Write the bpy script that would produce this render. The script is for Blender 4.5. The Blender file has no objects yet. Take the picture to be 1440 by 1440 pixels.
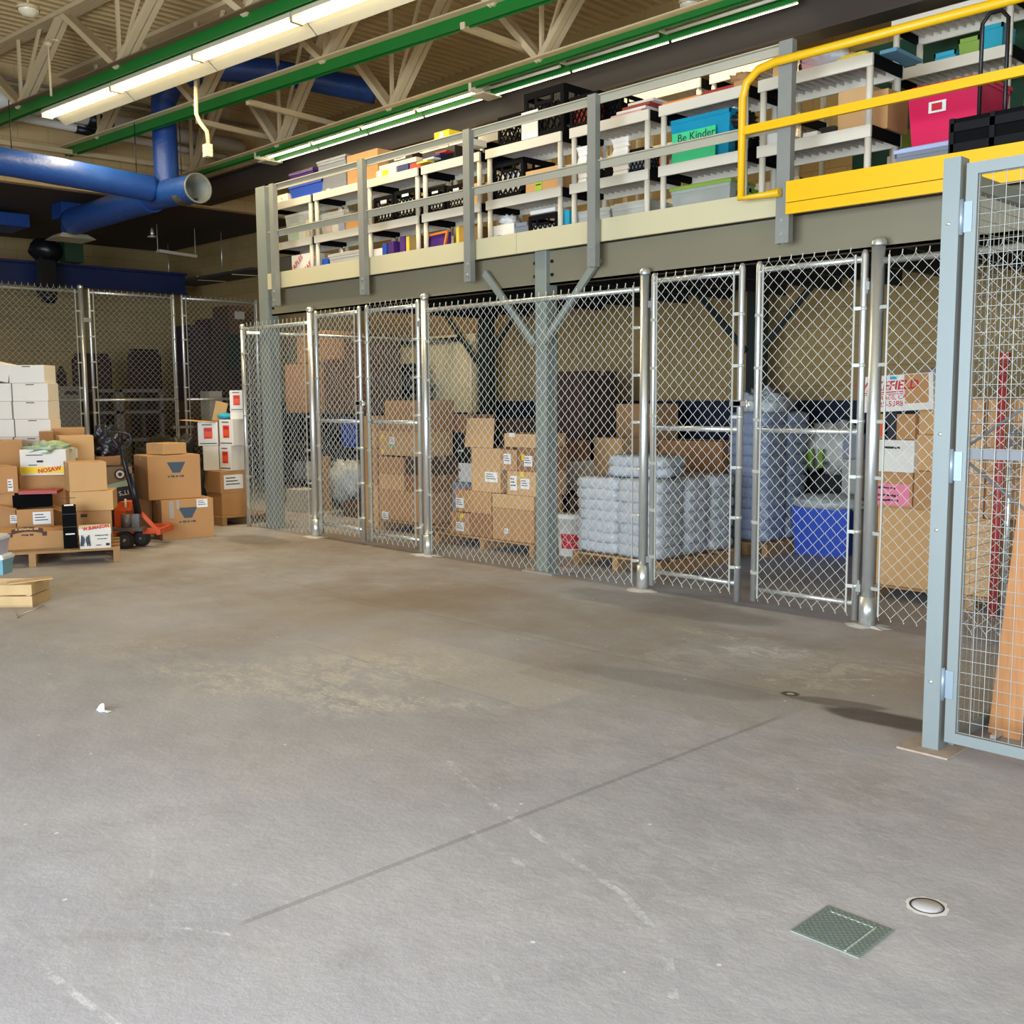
import bpy, math, random
from mathutils import Vector, Matrix, noise
random.seed(7)
SC = bpy.context.scene
COL = SC.collection
R = math.radians
V = Vector
# ---------------------------------------------------------------- camera
FPX, YAW, PITCH, ROLL, EYE = 1471.6, .7988, .1106, -.0069, 1.52
cF = V((-math.sin(YAW)*math.cos(PITCH), math.cos(YAW)*math.cos(PITCH), -math.sin(PITCH)))
_R = V((math.cos(YAW), math.sin(YAW), 0)); _U = _R.cross(cF)
cR = _R*math.cos(ROLL)+_U*math.sin(ROLL); cU = -_R*math.sin(ROLL)+_U*math.cos(ROLL)
cC = V((0, 0, EYE))
cam = bpy.data.cameras.new('camera'); camo = bpy.data.objects.new('camera', cam); COL.objects.link(camo)
cam.lens = FPX/1440*36; cam.sensor_width = 36; cam.clip_start = .05; cam.clip_end = 100
camo.matrix_world = Matrix(((cR.x, cU.x, -cF.x, 0), (cR.y, cU.y, -cF.y, 0), (cR.z, cU.z, -cF.z, EYE), (0, 0, 0, 1)))
SC.camera = camo
# ---------------------------------------------------------------- world, light, exposure
w = bpy.data.worlds.new('world'); SC.world = w; w.use_nodes = True
w.node_tree.nodes['Background'].inputs[0].default_value = (.62, .78, 1, 1)
w.node_tree.nodes['Background'].inputs[1].default_value = 1.0
def area(name, loc, rot, sx, sy, power, col):
    l = bpy.data.lights.new(name, 'AREA'); l.shape = 'RECTANGLE'; l.size = sx; l.size_y = sy; l.energy = power; l.color = col
    o = bpy.data.objects.new(name, l); COL.objects.link(o); o.location = loc; o.rotation_euler = rot
    return o
# daylight through the open dock doors behind the camera
area('dock_door_daylight', (-1.0, -4.85, 1.75), (R(90), 0, 0), 8.0, 3.3, 1350, (.76, .86, 1.0))
area('side_door_daylight', (4.9, -.6, 1.75), (R(90), 0, R(90)), 5.0, 3.3, 330, (.80, .89, 1.0))
SC.view_settings.view_transform = 'Standard'; SC.view_settings.look = 'None'
SC.view_settings.gamma = 1; SC.view_settings.use_curve_mapping = False
SC.view_settings.exposure = 0.25

# ---------------------------------------------------------------- helpers
def ray(px, py): return cF+cR*((px-720)/FPX)-cU*((py-720)/FPX)
def onp(px, py, ax, v):
    d = ray(px, py); return cC+d*((v-cC[ax])/d[ax])
def onx(px, py, x): return onp(px, py, 0, x)
def ony(px, py, y): return onp(px, py, 1, y)
def onz(px, py, z=0.0): return onp(px, py, 2, z)
def ond(px, py, dep): return cC+ray(px, py)*dep

def lin(c):
    if isinstance(c, str):
        c = [int(c[i:i+2], 16)/255 for i in (0, 2, 4)]
    return tuple((x/12.92 if x <= .04045 else ((x+.055)/1.055)**2.4) for x in c)+(1,)
MATS = {}
def mat(name, c, rough=.6, metal=0, var=.12, scale=6, bump=0, bscale=60, emit=0, trans=0, alpha=1, spec=.5, stretch=None):
    if name in MATS: return MATS[name]
    m = bpy.data.materials.new(name); m.use_nodes = True; nt = m.node_tree; b = nt.nodes['Principled BSDF']
    c = lin(c); b.inputs['Roughness'].default_value = rough; b.inputs['Metallic'].default_value = metal
    b.inputs['Specular IOR Level'].default_value = spec
    b.inputs['Base Color'].default_value = c
    tc = nt.nodes.new('ShaderNodeTexCoord')
    src = tc.outputs['Object']
    if stretch:
        mp = nt.nodes.new('ShaderNodeMapping'); mp.inputs['Scale'].default_value = stretch; nt.links.new(src, mp.inputs[0]); src = mp.outputs[0]
    if var:
        n = nt.nodes.new('ShaderNodeTexNoise'); n.inputs['Scale'].default_value = scale; n.inputs['Detail'].default_value = 4
        nt.links.new(src, n.inputs['Vector'])
        mx = nt.nodes.new('ShaderNodeMix'); mx.data_type = 'RGBA'
        mx.inputs[6].default_value = tuple(x*(1-var) for x in c[:3])+(1,); mx.inputs[7].default_value = tuple(min(1, x*(1+var)) for x in c[:3])+(1,)
        nt.links.new(n.outputs['Fac'], mx.inputs[0]); nt.links.new(mx.outputs[2], b.inputs['Base Color'])
    if bump:
        n2 = nt.nodes.new('ShaderNodeTexNoise'); n2.inputs['Scale'].default_value = bscale; n2.inputs['Detail'].default_value = 3
        nt.links.new(src, n2.inputs['Vector'])
        bp = nt.nodes.new('ShaderNodeBump'); bp.inputs['Strength'].default_value = bump; bp.inputs['Distance'].default_value = .02
        nt.links.new(n2.outputs['Fac'], bp.inputs['Height']); nt.links.new(bp.outputs[0], b.inputs['Normal'])
    if emit:
        b.inputs['Emission Color'].default_value = c; b.inputs['Emission Strength'].default_value = emit
    if trans: b.inputs['Transmission Weight'].default_value = trans
    if alpha < 1: b.inputs['Alpha'].default_value = alpha
    MATS[name] = m; return m

class MB:
    def __init__(s): s.v = []; s.f = []; s.s = []
    def add(s, vs, fs, sm=False):
        o = len(s.v); s.v += [V(p) for p in vs]
        for f in fs: s.f.append([i+o for i in f]); s.s.append(sm)
        return s
    def box(s, x0, x1, y0, y1, z0, z1):
        return s.add([(x0,y0,z0),(x1,y0,z0),(x1,y1,z0),(x0,y1,z0),(x0,y0,z1),(x1,y0,z1),(x1,y1,z1),(x0,y1,z1)],
                     [(0,3,2,1),(4,5,6,7),(0,1,5,4),(1,2,6,5),(2,3,7,6),(3,0,4,7)])
    def cbox(s, c, d): return s.box(c[0]-d[0]/2, c[0]+d[0]/2, c[1]-d[1]/2, c[1]+d[1]/2, c[2]-d[2]/2, c[2]+d[2]/2)
    def hexa(s, bot, top):
        return s.add(list(bot)+list(top), [(0,3,2,1),(4,5,6,7),(0,1,5,4),(1,2,6,5),(2,3,7,6),(3,0,4,7)])
    def taper(s, cx, cy, z0, z1, w0, d0, w1, d1):
        q = lambda w, d, z: [(cx-w/2,cy-d/2,z),(cx+w/2,cy-d/2,z),(cx+w/2,cy+d/2,z),(cx-w/2,cy+d/2,z)]
        return s.hexa(q(w0,d0,z0), q(w1,d1,z1))
    def bar(s, a, b, wd, h, up=(0,0,1)):
        a = V(a); b = V(b); d = (b-a).normalized(); up = V(up)
        if abs(d.dot(up)) > .99: up = V((0,1,0))
        x = d.cross(up).normalized()*(wd/2); y = x.cross(d).normalized()*(h/2)
        return s.add([a-x-y,a+x-y,a+x+y,a-x+y,b-x-y,b+x-y,b+x+y,b-x+y], [(0,1,2,3),(7,6,5,4),(0,4,5,1),(1,5,6,2),(2,6,7,3),(3,7,4,0)])
    def tube(s, pts, r, n=8, caps=True, sm=True):
        pts = [V(p) for p in pts]; rs = r if isinstance(r, (list, tuple)) else [r]*len(pts)
        vs = []; fs = []; prev = None
        for i, p in enumerate(pts):
            t = (pts[min(i+1, len(pts)-1)]-pts[max(i-1, 0)]).normalized()
            if prev is None:
                u = V((0,0,1)) if abs(t.z) < .9 else V((1,0,0))
                x = t.cross(u).normalized()
            else:
                x = (prev-t*prev.dot(t)).normalized()
            prev = x; y = t.cross(x)
            for k in range(n):
                a = 2*math.pi*k/n; vs.append(p+x*math.cos(a)*rs[i]+y*math.sin(a)*rs[i])
        for i in range(len(pts)-1):
            for k in range(n):
                a = i*n+k; b = i*n+(k+1) % n; fs.append((a, b, b+n, a+n))
        if caps:
            s.add(vs, fs, sm); o = len(s.v)-len(vs)
            s.f.append([o+n-1-k for k in range(n)]); s.s.append(False)
            s.f.append([o+(len(pts)-1)*n+k for k in range(n)]); s.s.append(False)
        else: s.add(vs, fs, sm)
        return s
    def lathe(s, prof, c=(0,0,0), n=24, sm=True):
        vs = []; fs = []
        for r, z in prof:
            for k in range(n):
                a = 2*math.pi*k/n; vs.append((c[0]+r*math.cos(a), c[1]+r*math.sin(a), c[2]+z))
        for i in range(len(prof)-1):
            for k in range(n):
                a = i*n+k; b = i*n+(k+1) % n; fs.append((a, b, b+n, a+n))
        return s.add(vs, fs, sm)
    def quad(s, a, b, c, d): return s.add([a,b,c,d], [(0,1,2,3)])
    def blob(s, c, r, amp=.15, fr=3, nu=20, nv=12, flat=1.0, pw=1.0):
        vs = []; fs = []
        for j in range(nv+1):
            ph = math.pi*j/nv
            for i in range(nu):
                th = 2*math.pi*i/nu
                d = V((math.sin(ph)*math.cos(th), math.sin(ph)*math.sin(th), math.cos(ph)))
                if pw != 1: d = V([math.copysign(abs(q)**pw, q) for q in d])
                k = 1+amp*noise.noise(V((d.x*fr+c[0]*7, d.y*fr+c[1]*7, d.z*fr)))
                vs.append((c[0]+d.x*r[0]*k, c[1]+d.y*r[1]*k, c[2]+d.z*r[2]*k*flat))
        for j in range(nv):
            for i in range(nu): fs.append((j*nu+i, (j+1)*nu+i, (j+1)*nu+(i+1) % nu, j*nu+(i+1) % nu))
        return s.add(vs, fs, True)
    def build(s, name, m, parent=None, world=True, kind=None, bevel=0):
        me = bpy.data.meshes.new(name)
        off = V((0,0,0))
        if parent is not None and world:
            off = parent.matrix_world.translation if parent.parent is None else V(parent['_w'])
            off = V(parent['_w']) if '_w' in parent else V(parent.location)
        me.from_pydata([tuple(p-off) for p in s.v], [], s.f)
        me.polygons.foreach_set('use_smooth', s.s)
        me.materials.append(m); me.update()
        o = bpy.data.objects.new(name, me); COL.objects.link(o)
        if parent is not None: o.parent = parent; o['_w'] = tuple(off) if world else (0,0,0)
        if kind: o['kind'] = kind
        if bevel:
            b = o.modifiers.new('bevel', 'BEVEL'); b.width = bevel; b.segments = 2; b.limit_method = 'ANGLE'
        return o
def thing(name, label, cat, loc=(0,0,0), rotz=0, group=None):
    o = bpy.data.objects.new(name, None); COL.objects.link(o); o.empty_display_size = .1
    o.location = loc; o.rotation_euler = (0,0,rotz); o['label'] = label; o['category'] = cat
    if group: o['group'] = group
    return o
def tag(o, label, cat, group=None):
    o['label'] = label; o['category'] = cat
    if group: o['group'] = group
    return o
def recenter(o):
    # put a single-mesh thing's origin at its base
    vs = [v.co for v in o.data.vertices]
    c = V(((min(v.x for v in vs)+max(v.x for v in vs))/2, (min(v.y for v in vs)+max(v.y for v in vs))/2, min(v.z for v in vs)))
    o.data.transform(Matrix.Translation(-c)); o.location = o.location+c
    return o
def single(name, mb, m, label, cat, group=None, **k): return recenter(tag(mb.build(name, m, **k), label, cat, group))
def dup(root, loc, rotz=None, label=None, group=None):
    r = root.copy(); COL.objects.link(r); r.location = loc
    if rotz is not None: r.rotation_euler = (0,0,rotz)
    if label: r['label'] = label
    if group: r['group'] = group
    for ch in list(root.children):
        c = ch.copy(); COL.objects.link(c); c.parent = r
        for g in ch.children:
            d = g.copy(); COL.objects.link(d); d.parent = c
    return r
def text(body, size, m, parent, loc, rot=(R(90),0,0), sx=1, shear=0, name='lettering', bold=.0):
    cu = bpy.data.curves.new('t', 'FONT'); cu.body = body; cu.size = size; cu.align_x = 'CENTER'; cu.align_y = 'CENTER'
    cu.resolution_u = 2; cu.shear = shear; cu.offset = bold; cu.extrude = .0008
    to = bpy.data.objects.new('t', cu)
    me = bpy.data.meshes.new_from_object(to)
    me.name = name; me.materials.clear(); me.materials.append(m)
    bpy.data.objects.remove(to); bpy.data.curves.remove(cu)
    o = bpy.data.objects.new(name, me); COL.objects.link(o); o.parent = parent; o.location = loc; o.rotation_euler = rot; o.scale = (sx,1,1)
    o['_w'] = (0,0,0)
    return o

# ---------------------------------------------------------------- materials
galv = mat('galvanised_steel', 'cfd2cd', .32, .75, .08, 12)
galvd = mat('galvanised_wire', 'c6c8bc', .42, .5, .06, 5)
cream = mat('cream_painted_steel', 'cdc6ae', .5, 0, .06, 3)
trussm = mat('truss_cream_paint', 'c9b48a', .55, 0, .08, 3)
green = mat('green_paint_and_reflection', '0f6b25', .4, 0, .1, 3)
beamg = mat('olive_grey_beam_paint', '78725b', .5, 0, .03, 2)
toeb = mat('cream_toe_board_paint', 'beb691', .5, 0, .03, 2)
colg = mat('grey_column_paint', '7f857b', .45, .1, .06, 4)
postg = mat('grey_railing_steel', '8a8c84', .45, .3, .08, 6)
railc = mat('rail_beige_steel', 'b3ae98', .45, .2, .05, 6)
yellow = mat('safety_yellow_paint', 'e0ae08', .38, 0, .03, 3)
darkb = mat('dark_brown_steel', '3d342d', .5, 0, .08, 3)
blued = mat('blue_duct_jacket', '1a4284', .4, 0, .18, 9, .25, 30)
bluel = mat('blue_crane_paint', '12244c', .4, 0, .05, 3)
whitep = mat('white_pipe_jacket', 'cfcabc', .5, 0, .06, 5)
black = mat('black_plastic', '0a0a0b', .8, 0, .1, 5, spec=.1)
blackm = mat('black_metal', '1b1c20', .35, .3, .1, 5)
greyw = mat('blue_grey_gate_paint', '7a8380', .42, .1, .04, 4)
kraft = mat('kraft_cardboard', 'b88a58', .85, 0, .07, 5, .05, 80)
kraftl = mat('light_kraft_cardboard', 'c79d68', .85, 0, .06, 5, .05, 80)
kraftd = mat('brown_kraft_cardboard', '9a6c41', .85, 0, .08, 5, .05, 80)
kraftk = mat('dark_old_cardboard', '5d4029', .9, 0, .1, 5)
kraftin = mat('cardboard_inside', '7d5b3a', .9, 0, .08, 5)
whitec = mat('white_cardboard', 'e2ddd0', .8, 0, .03, 4)
tape = mat('clear_packing_tape', 'c3a074', .3, 0, .03, 4)
paper = mat('white_label_paper', 'e9e8e2', .7, 0, .02, 4)
inkk = mat('black_ink', '26242a', .7, 0, 0)
inkr = mat('red_ink', 'c3222c', .6, 0, 0)
inkb = mat('slate_blue_ink', '42525e', .7, 0, 0)
inkbr = mat('brown_ink', '4a3026', .7, 0, 0)
stky = mat('yellow_sticker', 'f2cf1a', .6, 0, .03)
stko = mat('orange_sticker', 'e2532a', .6, 0, .05)
shelfm = mat('off_white_shelf_plastic', 'cdc6b2', .45, 0, .03, 4)
shelfu = mat('pale_grey_shelf_plastic', 'bfbab2', .45, 0, .03, 4)
woodp = mat('pallet_wood', 'a57f52', .8, 0, .25, 7, .15, 50, stretch=(1,8,8))
woodo = mat('orange_pine_lumber', 'b8804c', .6, 0, .35, 5, .1, 40, stretch=(14,14,1))
bagm = mat('blue_grey_salt_bag', 'b4b8ba', .27, 0, .3, 11, .9, 26)
filmb = mat('blue_film_salt_bag', '8d99ad', .25, 0, .3, 11, .9, 26)
clearp = mat('clear_plastic_tub', 'c8ccc6', .25, 0, .05, 4, trans=.0, alpha=.32)
clearb = mat('smoky_plastic_bin', '8d929b', .3, 0, .08, 4, alpha=.75)
filmc = mat('clear_film', 'dfe4e6', .2, 0, .1, 6, .6, 25, alpha=.45)
trash = mat('black_garbage_bag', '24242a', .22, 0, .1, 6, .8, 18)
P = {}
def col(name, hexc, rough=.5):
    return mat(name, hexc, rough, 0, .05, 5)
# ================================================================ the shell
def floor_material():
    m = bpy.data.materials.new('worn_concrete'); m.use_nodes = True; nt = m.node_tree; N = nt.nodes; L = nt.links
    b = N['Principled BSDF']
    def node(t, **k):
        n = N.new(t)
        for a, v in k.items(): setattr(n, a, v)
        return n
    geo = node('ShaderNodeNewGeometry')
    def nz(sc, det=5, rough=.6, scale=None, rot=0, dist=0):
        mp = node('ShaderNodeMapping'); mp.inputs['Scale'].default_value = scale or (1,1,1); mp.inputs['Rotation'].default_value = (0,0,rot)
        L.new(geo.outputs['Position'], mp.inputs[0]); n = node('ShaderNodeTexNoise')
        n.inputs['Scale'].default_value = sc; n.inputs['Detail'].default_value = det; n.inputs['Roughness'].default_value = rough; n.inputs['Distortion'].default_value = dist
        L.new(mp.outputs[0], n.inputs['Vector']); return n.outputs['Fac']
    def mr(x, a, b_, c=0, d=1, smooth=True):
        n = node('ShaderNodeMapRange'); n.interpolation_type = 'SMOOTHSTEP' if smooth else 'LINEAR'
        n.inputs[1].default_value = a; n.inputs[2].default_value = b_; n.inputs[3].default_value = c; n.inputs[4].default_value = d
        L.new(x, n.inputs[0]); return n.outputs[0]
    def mth(op, a, b_=None):
        n = node('ShaderNodeMath', operation=op)
        for i, x in enumerate((a, b_)):
            if x is None: continue
            if isinstance(x, (int, float)): n.inputs[i].default_value = x
            else: L.new(x, n.inputs[i])
        return n.outputs[0]
    def mix(f, a, b_):
        n = node('ShaderNodeMix', data_type='RGBA')
        L.new(f, n.inputs[0])
        for i, x in ((6, a), (7, b_)):
            if isinstance(x, tuple): n.inputs[i].default_value = x
            else: L.new(x, n.inputs[i])
        return n.outputs[2]
    def ell(cx, cy, rx, ry, rot=0, soft=.35, wob=.5, inv=False):
        mp = node('ShaderNodeMapping', vector_type='TEXTURE'); mp.inputs['Location'].default_value = (cx, cy, 0); mp.inputs['Rotation'].default_value = (0,0,rot); mp.inputs['Scale'].default_value = (rx, ry, 1)
        L.new(geo.outputs['Position'], mp.inputs[0]); ln = node('ShaderNodeVectorMath', operation='LENGTH'); L.new(mp.outputs[0], ln.inputs[0])
        d = mth('ADD', ln.outputs['Value'], mth('MULTIPLY', mth('SUBTRACT', nz(2.5, 4), .5), wob))
        return mr(d, 1-soft, 1+soft, 1, 0)
    def rect(cx, cy, hx, hy, rot=0):
        mp = node('ShaderNodeMapping', vector_type='TEXTURE'); mp.inputs['Location'].default_value = (cx, cy, 0); mp.inputs['Rotation'].default_value = (0,0,rot); mp.inputs['Scale'].default_value = (hx, hy, 1)
        L.new(geo.outputs['Position'], mp.inputs[0]); sp = node('ShaderNodeSeparateXYZ'); L.new(mp.outputs[0], sp.inputs[0])
        a = mth('ABSOLUTE', sp.outputs[0]); c = mth('ABSOLUTE', sp.outputs[1]); return mr(mth('MAXIMUM', a, c), .985, 1.015, 1, 0)
    def arc(cx, cy, r, wd, a_dir):
        sub = node('ShaderNodeVectorMath', operation='SUBTRACT'); L.new(geo.outputs['Position'], sub.inputs[0]); sub.inputs[1].default_value = (cx, cy, 0)
        ln = node('ShaderNodeVectorMath', operation='LENGTH'); L.new(sub.outputs[0], ln.inputs[0])
        ring = mr(mth('ABSOLUTE', mth('SUBTRACT', ln.outputs['Value'], r)), 0, wd, 1, 0)
        return mth('MULTIPLY', ring, mr(nz(9, 8, .8), .5, .72))
    base = mix(mr(nz(.45, 6, .62), .3, .7), lin('98979a'), lin('acabaf'))
    base = mix(mth('MULTIPLY', mr(nz(3.2, 8, .7, (1,1.8,1), .5), .4, .75), .5), base, lin('bab9b8'))
    base = mix(mth('MULTIPLY', mr(nz(1.1, 8, .75, (1,1,1), 0, 1.5), .52, .75), .5), base, lin('858280'))
    base = mix(mth('MULTIPLY', mr(nz(38, 4, .8), .55, .8), .35), base, lin('77736f'))
    # brown dirt tracked towards the storage cages
    base = mix(mth('MULTIPLY', mr(nz(.7, 5), .35, .7), mth('MULTIPLY', ell(-7.6, 6.0, 6.5, 3.0, 0, .6), .8)), base, lin('85715a'))
    # patched rectangles in the slab
    for (x, y, hx, hy, a, c, k) in ((-4.45, 3.82, .97, .29, 0, 'b3ada2', .5), (-5.9, 4.15, .8, .35, 0, 'a19a8e', .35), (-3.3, 4.45, .75, .5, 0, '8d867c', .35), (-5.0, 5.2, 1.2, .5, 0, '8b8375', .35), (-2.5, 5.3, .55, .7, 0, '9a9080', .35)):
        base = mix(mth('MULTIPLY', rect(x, y, hx, hy, a), k), base, lin(c))
    base = mix(mth('MULTIPLY', rect(-4.5, 3.52, 1.0, .006, 0), .22), base, lin('6d675f'))
    # damp stains by the mesh gate
    for (x, y, rx, ry, a, k) in ((-2.15, 4.58, .32, .11, .1, .85), (-2.5, 4.66, .25, .06, .3, .55), (-2.74, 4.64, .05, .045, 0, .97), (-3.3, 4.4, .6, .15, .2, .25), (-4.6, 6.0, .9, .3, 0, .35), (-9.9, 5.8, .5, .25, 0, .35)):
        base = mix(mth('MULTIPLY', ell(x, y, rx, ry, a, .2, .9), k), base, lin('40372d'))
    base = mix(mth('MULTIPLY', ell(-2.74, 4.64, .02, .018, 0, .2, .2), .9), base, lin('b5aea4'))
    # pale scuffs and mortar smears
    broad = mr(nz(4.5, 8, .75, (1.3,2.4,1), .8, .8), .45, .56)
    fine = mr(nz(22, 10, .85, (1,2.6,1), .8, 1.2), .44, .58, .1, 1)
    scr = mth('MULTIPLY', broad, fine)
    for (x, y, rx, ry, a, k, c) in ((-4.2, 2.96, .32, .2, .7, 1, 'c9c4ba'), (-4.75, 2.85, .5, .2, .6, .9, 'cbc5b6'), (-5.3, 2.8, .45, .18, .7, .7, 'cfc7b2'), (-3.95, 3.2, .45, .12, .75, .8, 'cbc5b6'), (-4.75, 3.38, .5, .3, .3, .95, 'cfc8b4'), (-4.6, 3.8, .4, .3, .3, .5, 'cfc8b4'), (-6.1, 2.7, .5, .2, .7, .4, 'cfc7b2'),
                              (-3.33, 5.32, .3, .14, .6, 1, 'd4d3cf'), (-3.3, 5.1, .7, .3, .6, .5, 'c9c4ba'), (-2.75, 5.0, .3, .25, .8, .7, 'c9c1ae'), (-2.5, 5.5, .5, .2, .6, .6, 'cfc8b4'), (-3.7, 5.5, .35, .1, .1, .7, 'd4cfc4'), (-2.2, 3.4, 1.2, .9, 0, .3, 'c6c6c6'), (-3.0, 1.4, 1.2, .7, 0, .3, 'c4c5ca'), (-1.6, 2.4, .9, .5, .4, .3, 'ccccca')):
        base = mix(mth('MULTIPLY', mth('MULTIPLY', ell(x, y, rx, ry, a, .5), scr), k), base, lin(c))
    # pale tyre and drag marks
    brk = mr(nz(11, 9, .8), .46, .62)
    def seg(x0, y0, x1, y1, wd):
        return rect((x0+x1)/2, (y0+y1)/2, math.hypot(x1-x0, y1-y0)/2, wd, math.atan2(y1-y0, x1-x0))
    for pts, wd, k in ((((-3.32,2.8),(-2.85,2.6),(-2.29,2.45),(-1.95,2.37),(-1.68,2.22),(-1.51,2.03)), .014, .6), (((-2.95,2.5),(-2.77,2.39),(-2.5,2.32),(-2.3,2.29)), .012, .5),
                       (((-3.08,.93),(-2.59,.96),(-2.38,.98)), .011, .75), (((-2.9,.72),(-2.6,.76)), .008, .7), (((-2.75,1.3),(-2.55,1.42)), .007, .7), (((-2.9,1.55),(-2.6,1.62)), .007, .6), (((-2.1,1.9),(-1.85,1.75),(-1.7,1.5)), .009, .4),
                       (((-3.9,5.2),(-3.5,5.6)), .007, .8), (((-3.75,5.55),(-3.35,5.25)), .007, .7), (((-3.0,4.75),(-2.55,5.2)), .012, .6), (((-3.5,1.6),(-2.9,1.3)), .006, .5)):
        for (a, b_) in zip(pts[:-1], pts[1:]):
            base = mix(mth('MULTIPLY', mth('MULTIPLY', seg(*a, *b_, wd), brk), k), base, lin('d6d6d6'))
    # bits of grit
    vo = node('ShaderNodeTexVoronoi'); vo.inputs['Scale'].default_value = 5.5; L.new(geo.outputs['Position'], vo.inputs['Vector'])
    base = mix(mth('MULTIPLY', mr(vo.outputs['Distance'], .03, .05, 1, 0), .8), base, lin('e2e0da'))
    # long control joint
    for (x, y, hx, hy, a) in ((-2.6, 2.85, .012, 1.4, -.02), (-6, 4.62, 5, .006, 0)):
        base = mix(mth('MULTIPLY', rect(x, y, hx, hy, a), .35), base, lin('5c5853'))
    L.new(base, b.inputs['Base Color'])
    b.inputs['Roughness'].default_value = .62
    rg = mr(nz(1.5, 5), .3, .7, .5, .75); L.new(rg, b.inputs['Roughness'])
    bp = node('ShaderNodeBump'); bp.inputs['Strength'].default_value = .25; bp.inputs['Distance'].default_value = .01
    L.new(nz(30, 6, .7), bp.inputs['Height']); L.new(bp.outputs[0], b.inputs['Normal'])
    return m
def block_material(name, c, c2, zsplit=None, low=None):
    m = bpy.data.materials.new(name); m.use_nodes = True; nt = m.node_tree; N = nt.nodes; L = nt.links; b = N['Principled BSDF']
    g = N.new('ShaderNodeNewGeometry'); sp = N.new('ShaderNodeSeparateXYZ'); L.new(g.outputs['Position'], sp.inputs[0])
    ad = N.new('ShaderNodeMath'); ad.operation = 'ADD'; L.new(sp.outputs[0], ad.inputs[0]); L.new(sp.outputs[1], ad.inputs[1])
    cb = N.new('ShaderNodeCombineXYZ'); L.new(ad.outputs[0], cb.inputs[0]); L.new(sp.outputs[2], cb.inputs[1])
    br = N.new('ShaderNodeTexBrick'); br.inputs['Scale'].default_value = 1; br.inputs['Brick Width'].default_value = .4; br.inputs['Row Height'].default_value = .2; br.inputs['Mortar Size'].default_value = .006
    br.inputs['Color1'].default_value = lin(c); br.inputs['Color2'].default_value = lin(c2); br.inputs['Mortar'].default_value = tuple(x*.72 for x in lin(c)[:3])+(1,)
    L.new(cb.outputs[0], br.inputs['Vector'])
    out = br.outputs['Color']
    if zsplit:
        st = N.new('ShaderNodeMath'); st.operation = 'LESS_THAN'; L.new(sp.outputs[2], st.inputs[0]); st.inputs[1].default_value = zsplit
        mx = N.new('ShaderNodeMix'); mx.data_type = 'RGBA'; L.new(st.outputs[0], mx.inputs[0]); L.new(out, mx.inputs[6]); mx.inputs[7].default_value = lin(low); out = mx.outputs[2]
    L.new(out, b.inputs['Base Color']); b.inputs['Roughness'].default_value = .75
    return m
YB = 10.0; XU = -15.0; XR = -20.1; ZS = 4.42; ZC = 5.95
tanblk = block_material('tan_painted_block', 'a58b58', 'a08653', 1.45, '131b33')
tanw = block_material('cream_painted_block', 'c4a976', 'bea371')
soffm = mat('dark_brown_soffit', '3b2f28', .8, 0, .05, 2)
deckm = mat('tan_painted_steel_deck', 'bfa573', .5, 0, .12, 2)
outw = mat('grey_rear_wall', '8f8a80', .8, 0, .05, 2)
def struct(name, mb, m): return mb.build(name, m, kind='structure')
struct('floor', MB().box(-21, 5, -5, 10.1, -.1, 0), floor_material())
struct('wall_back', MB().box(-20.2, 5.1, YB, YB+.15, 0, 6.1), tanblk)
struct('wall_left', MB().box(XR-.15, XR, -5, YB, 0, ZS+.1), block_material('left_tan_block', 'a8915f', 'a38c5b'))
struct('wall_left_upper', MB().box(XU-.15, XU, -5, YB, ZS, 6.1), tanw)
struct('ceiling_soffit', MB().box(XR, XU-.15, -5, YB, ZS, ZS+.12), soffm)
mb = MB()   # ribbed roof deck
x = XU
while x < 5:
    for (a, za), (b_, zb) in (((0, ZC), (.06, ZC)), ((.06, ZC), (.08, ZC+.045)), ((.08, ZC+.045), (.13, ZC+.045)), ((.13, ZC+.045), (.15, ZC))):
        mb.quad((x+a, -5, za), (x+b_, -5, zb), (x+b_, YB, zb), (x+a, YB, za))
    x += .15
struct('ceiling', mb, deckm)
# rear and right walls with their open dock doors (behind the camera)
mb = MB(); mb.box(-20.2, -5.2, -5.15, -5, 0, 6.1).box(3.2, 5, -5.15, -5, 0, 6.1).box(-5.2, 3.2, -5.15, -5, 4.6, 6.1)
struct('wall_front', mb, outw)
mb = MB(); mb.box(5, 5.15, -5, -3.3, 0, 6.1).box(5, 5.15, 2.1, YB, 0, 6.1).box(5, 5.15, -3.3, 2.1, 4.3, 6.1)
struct('wall_right', mb, outw)

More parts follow.
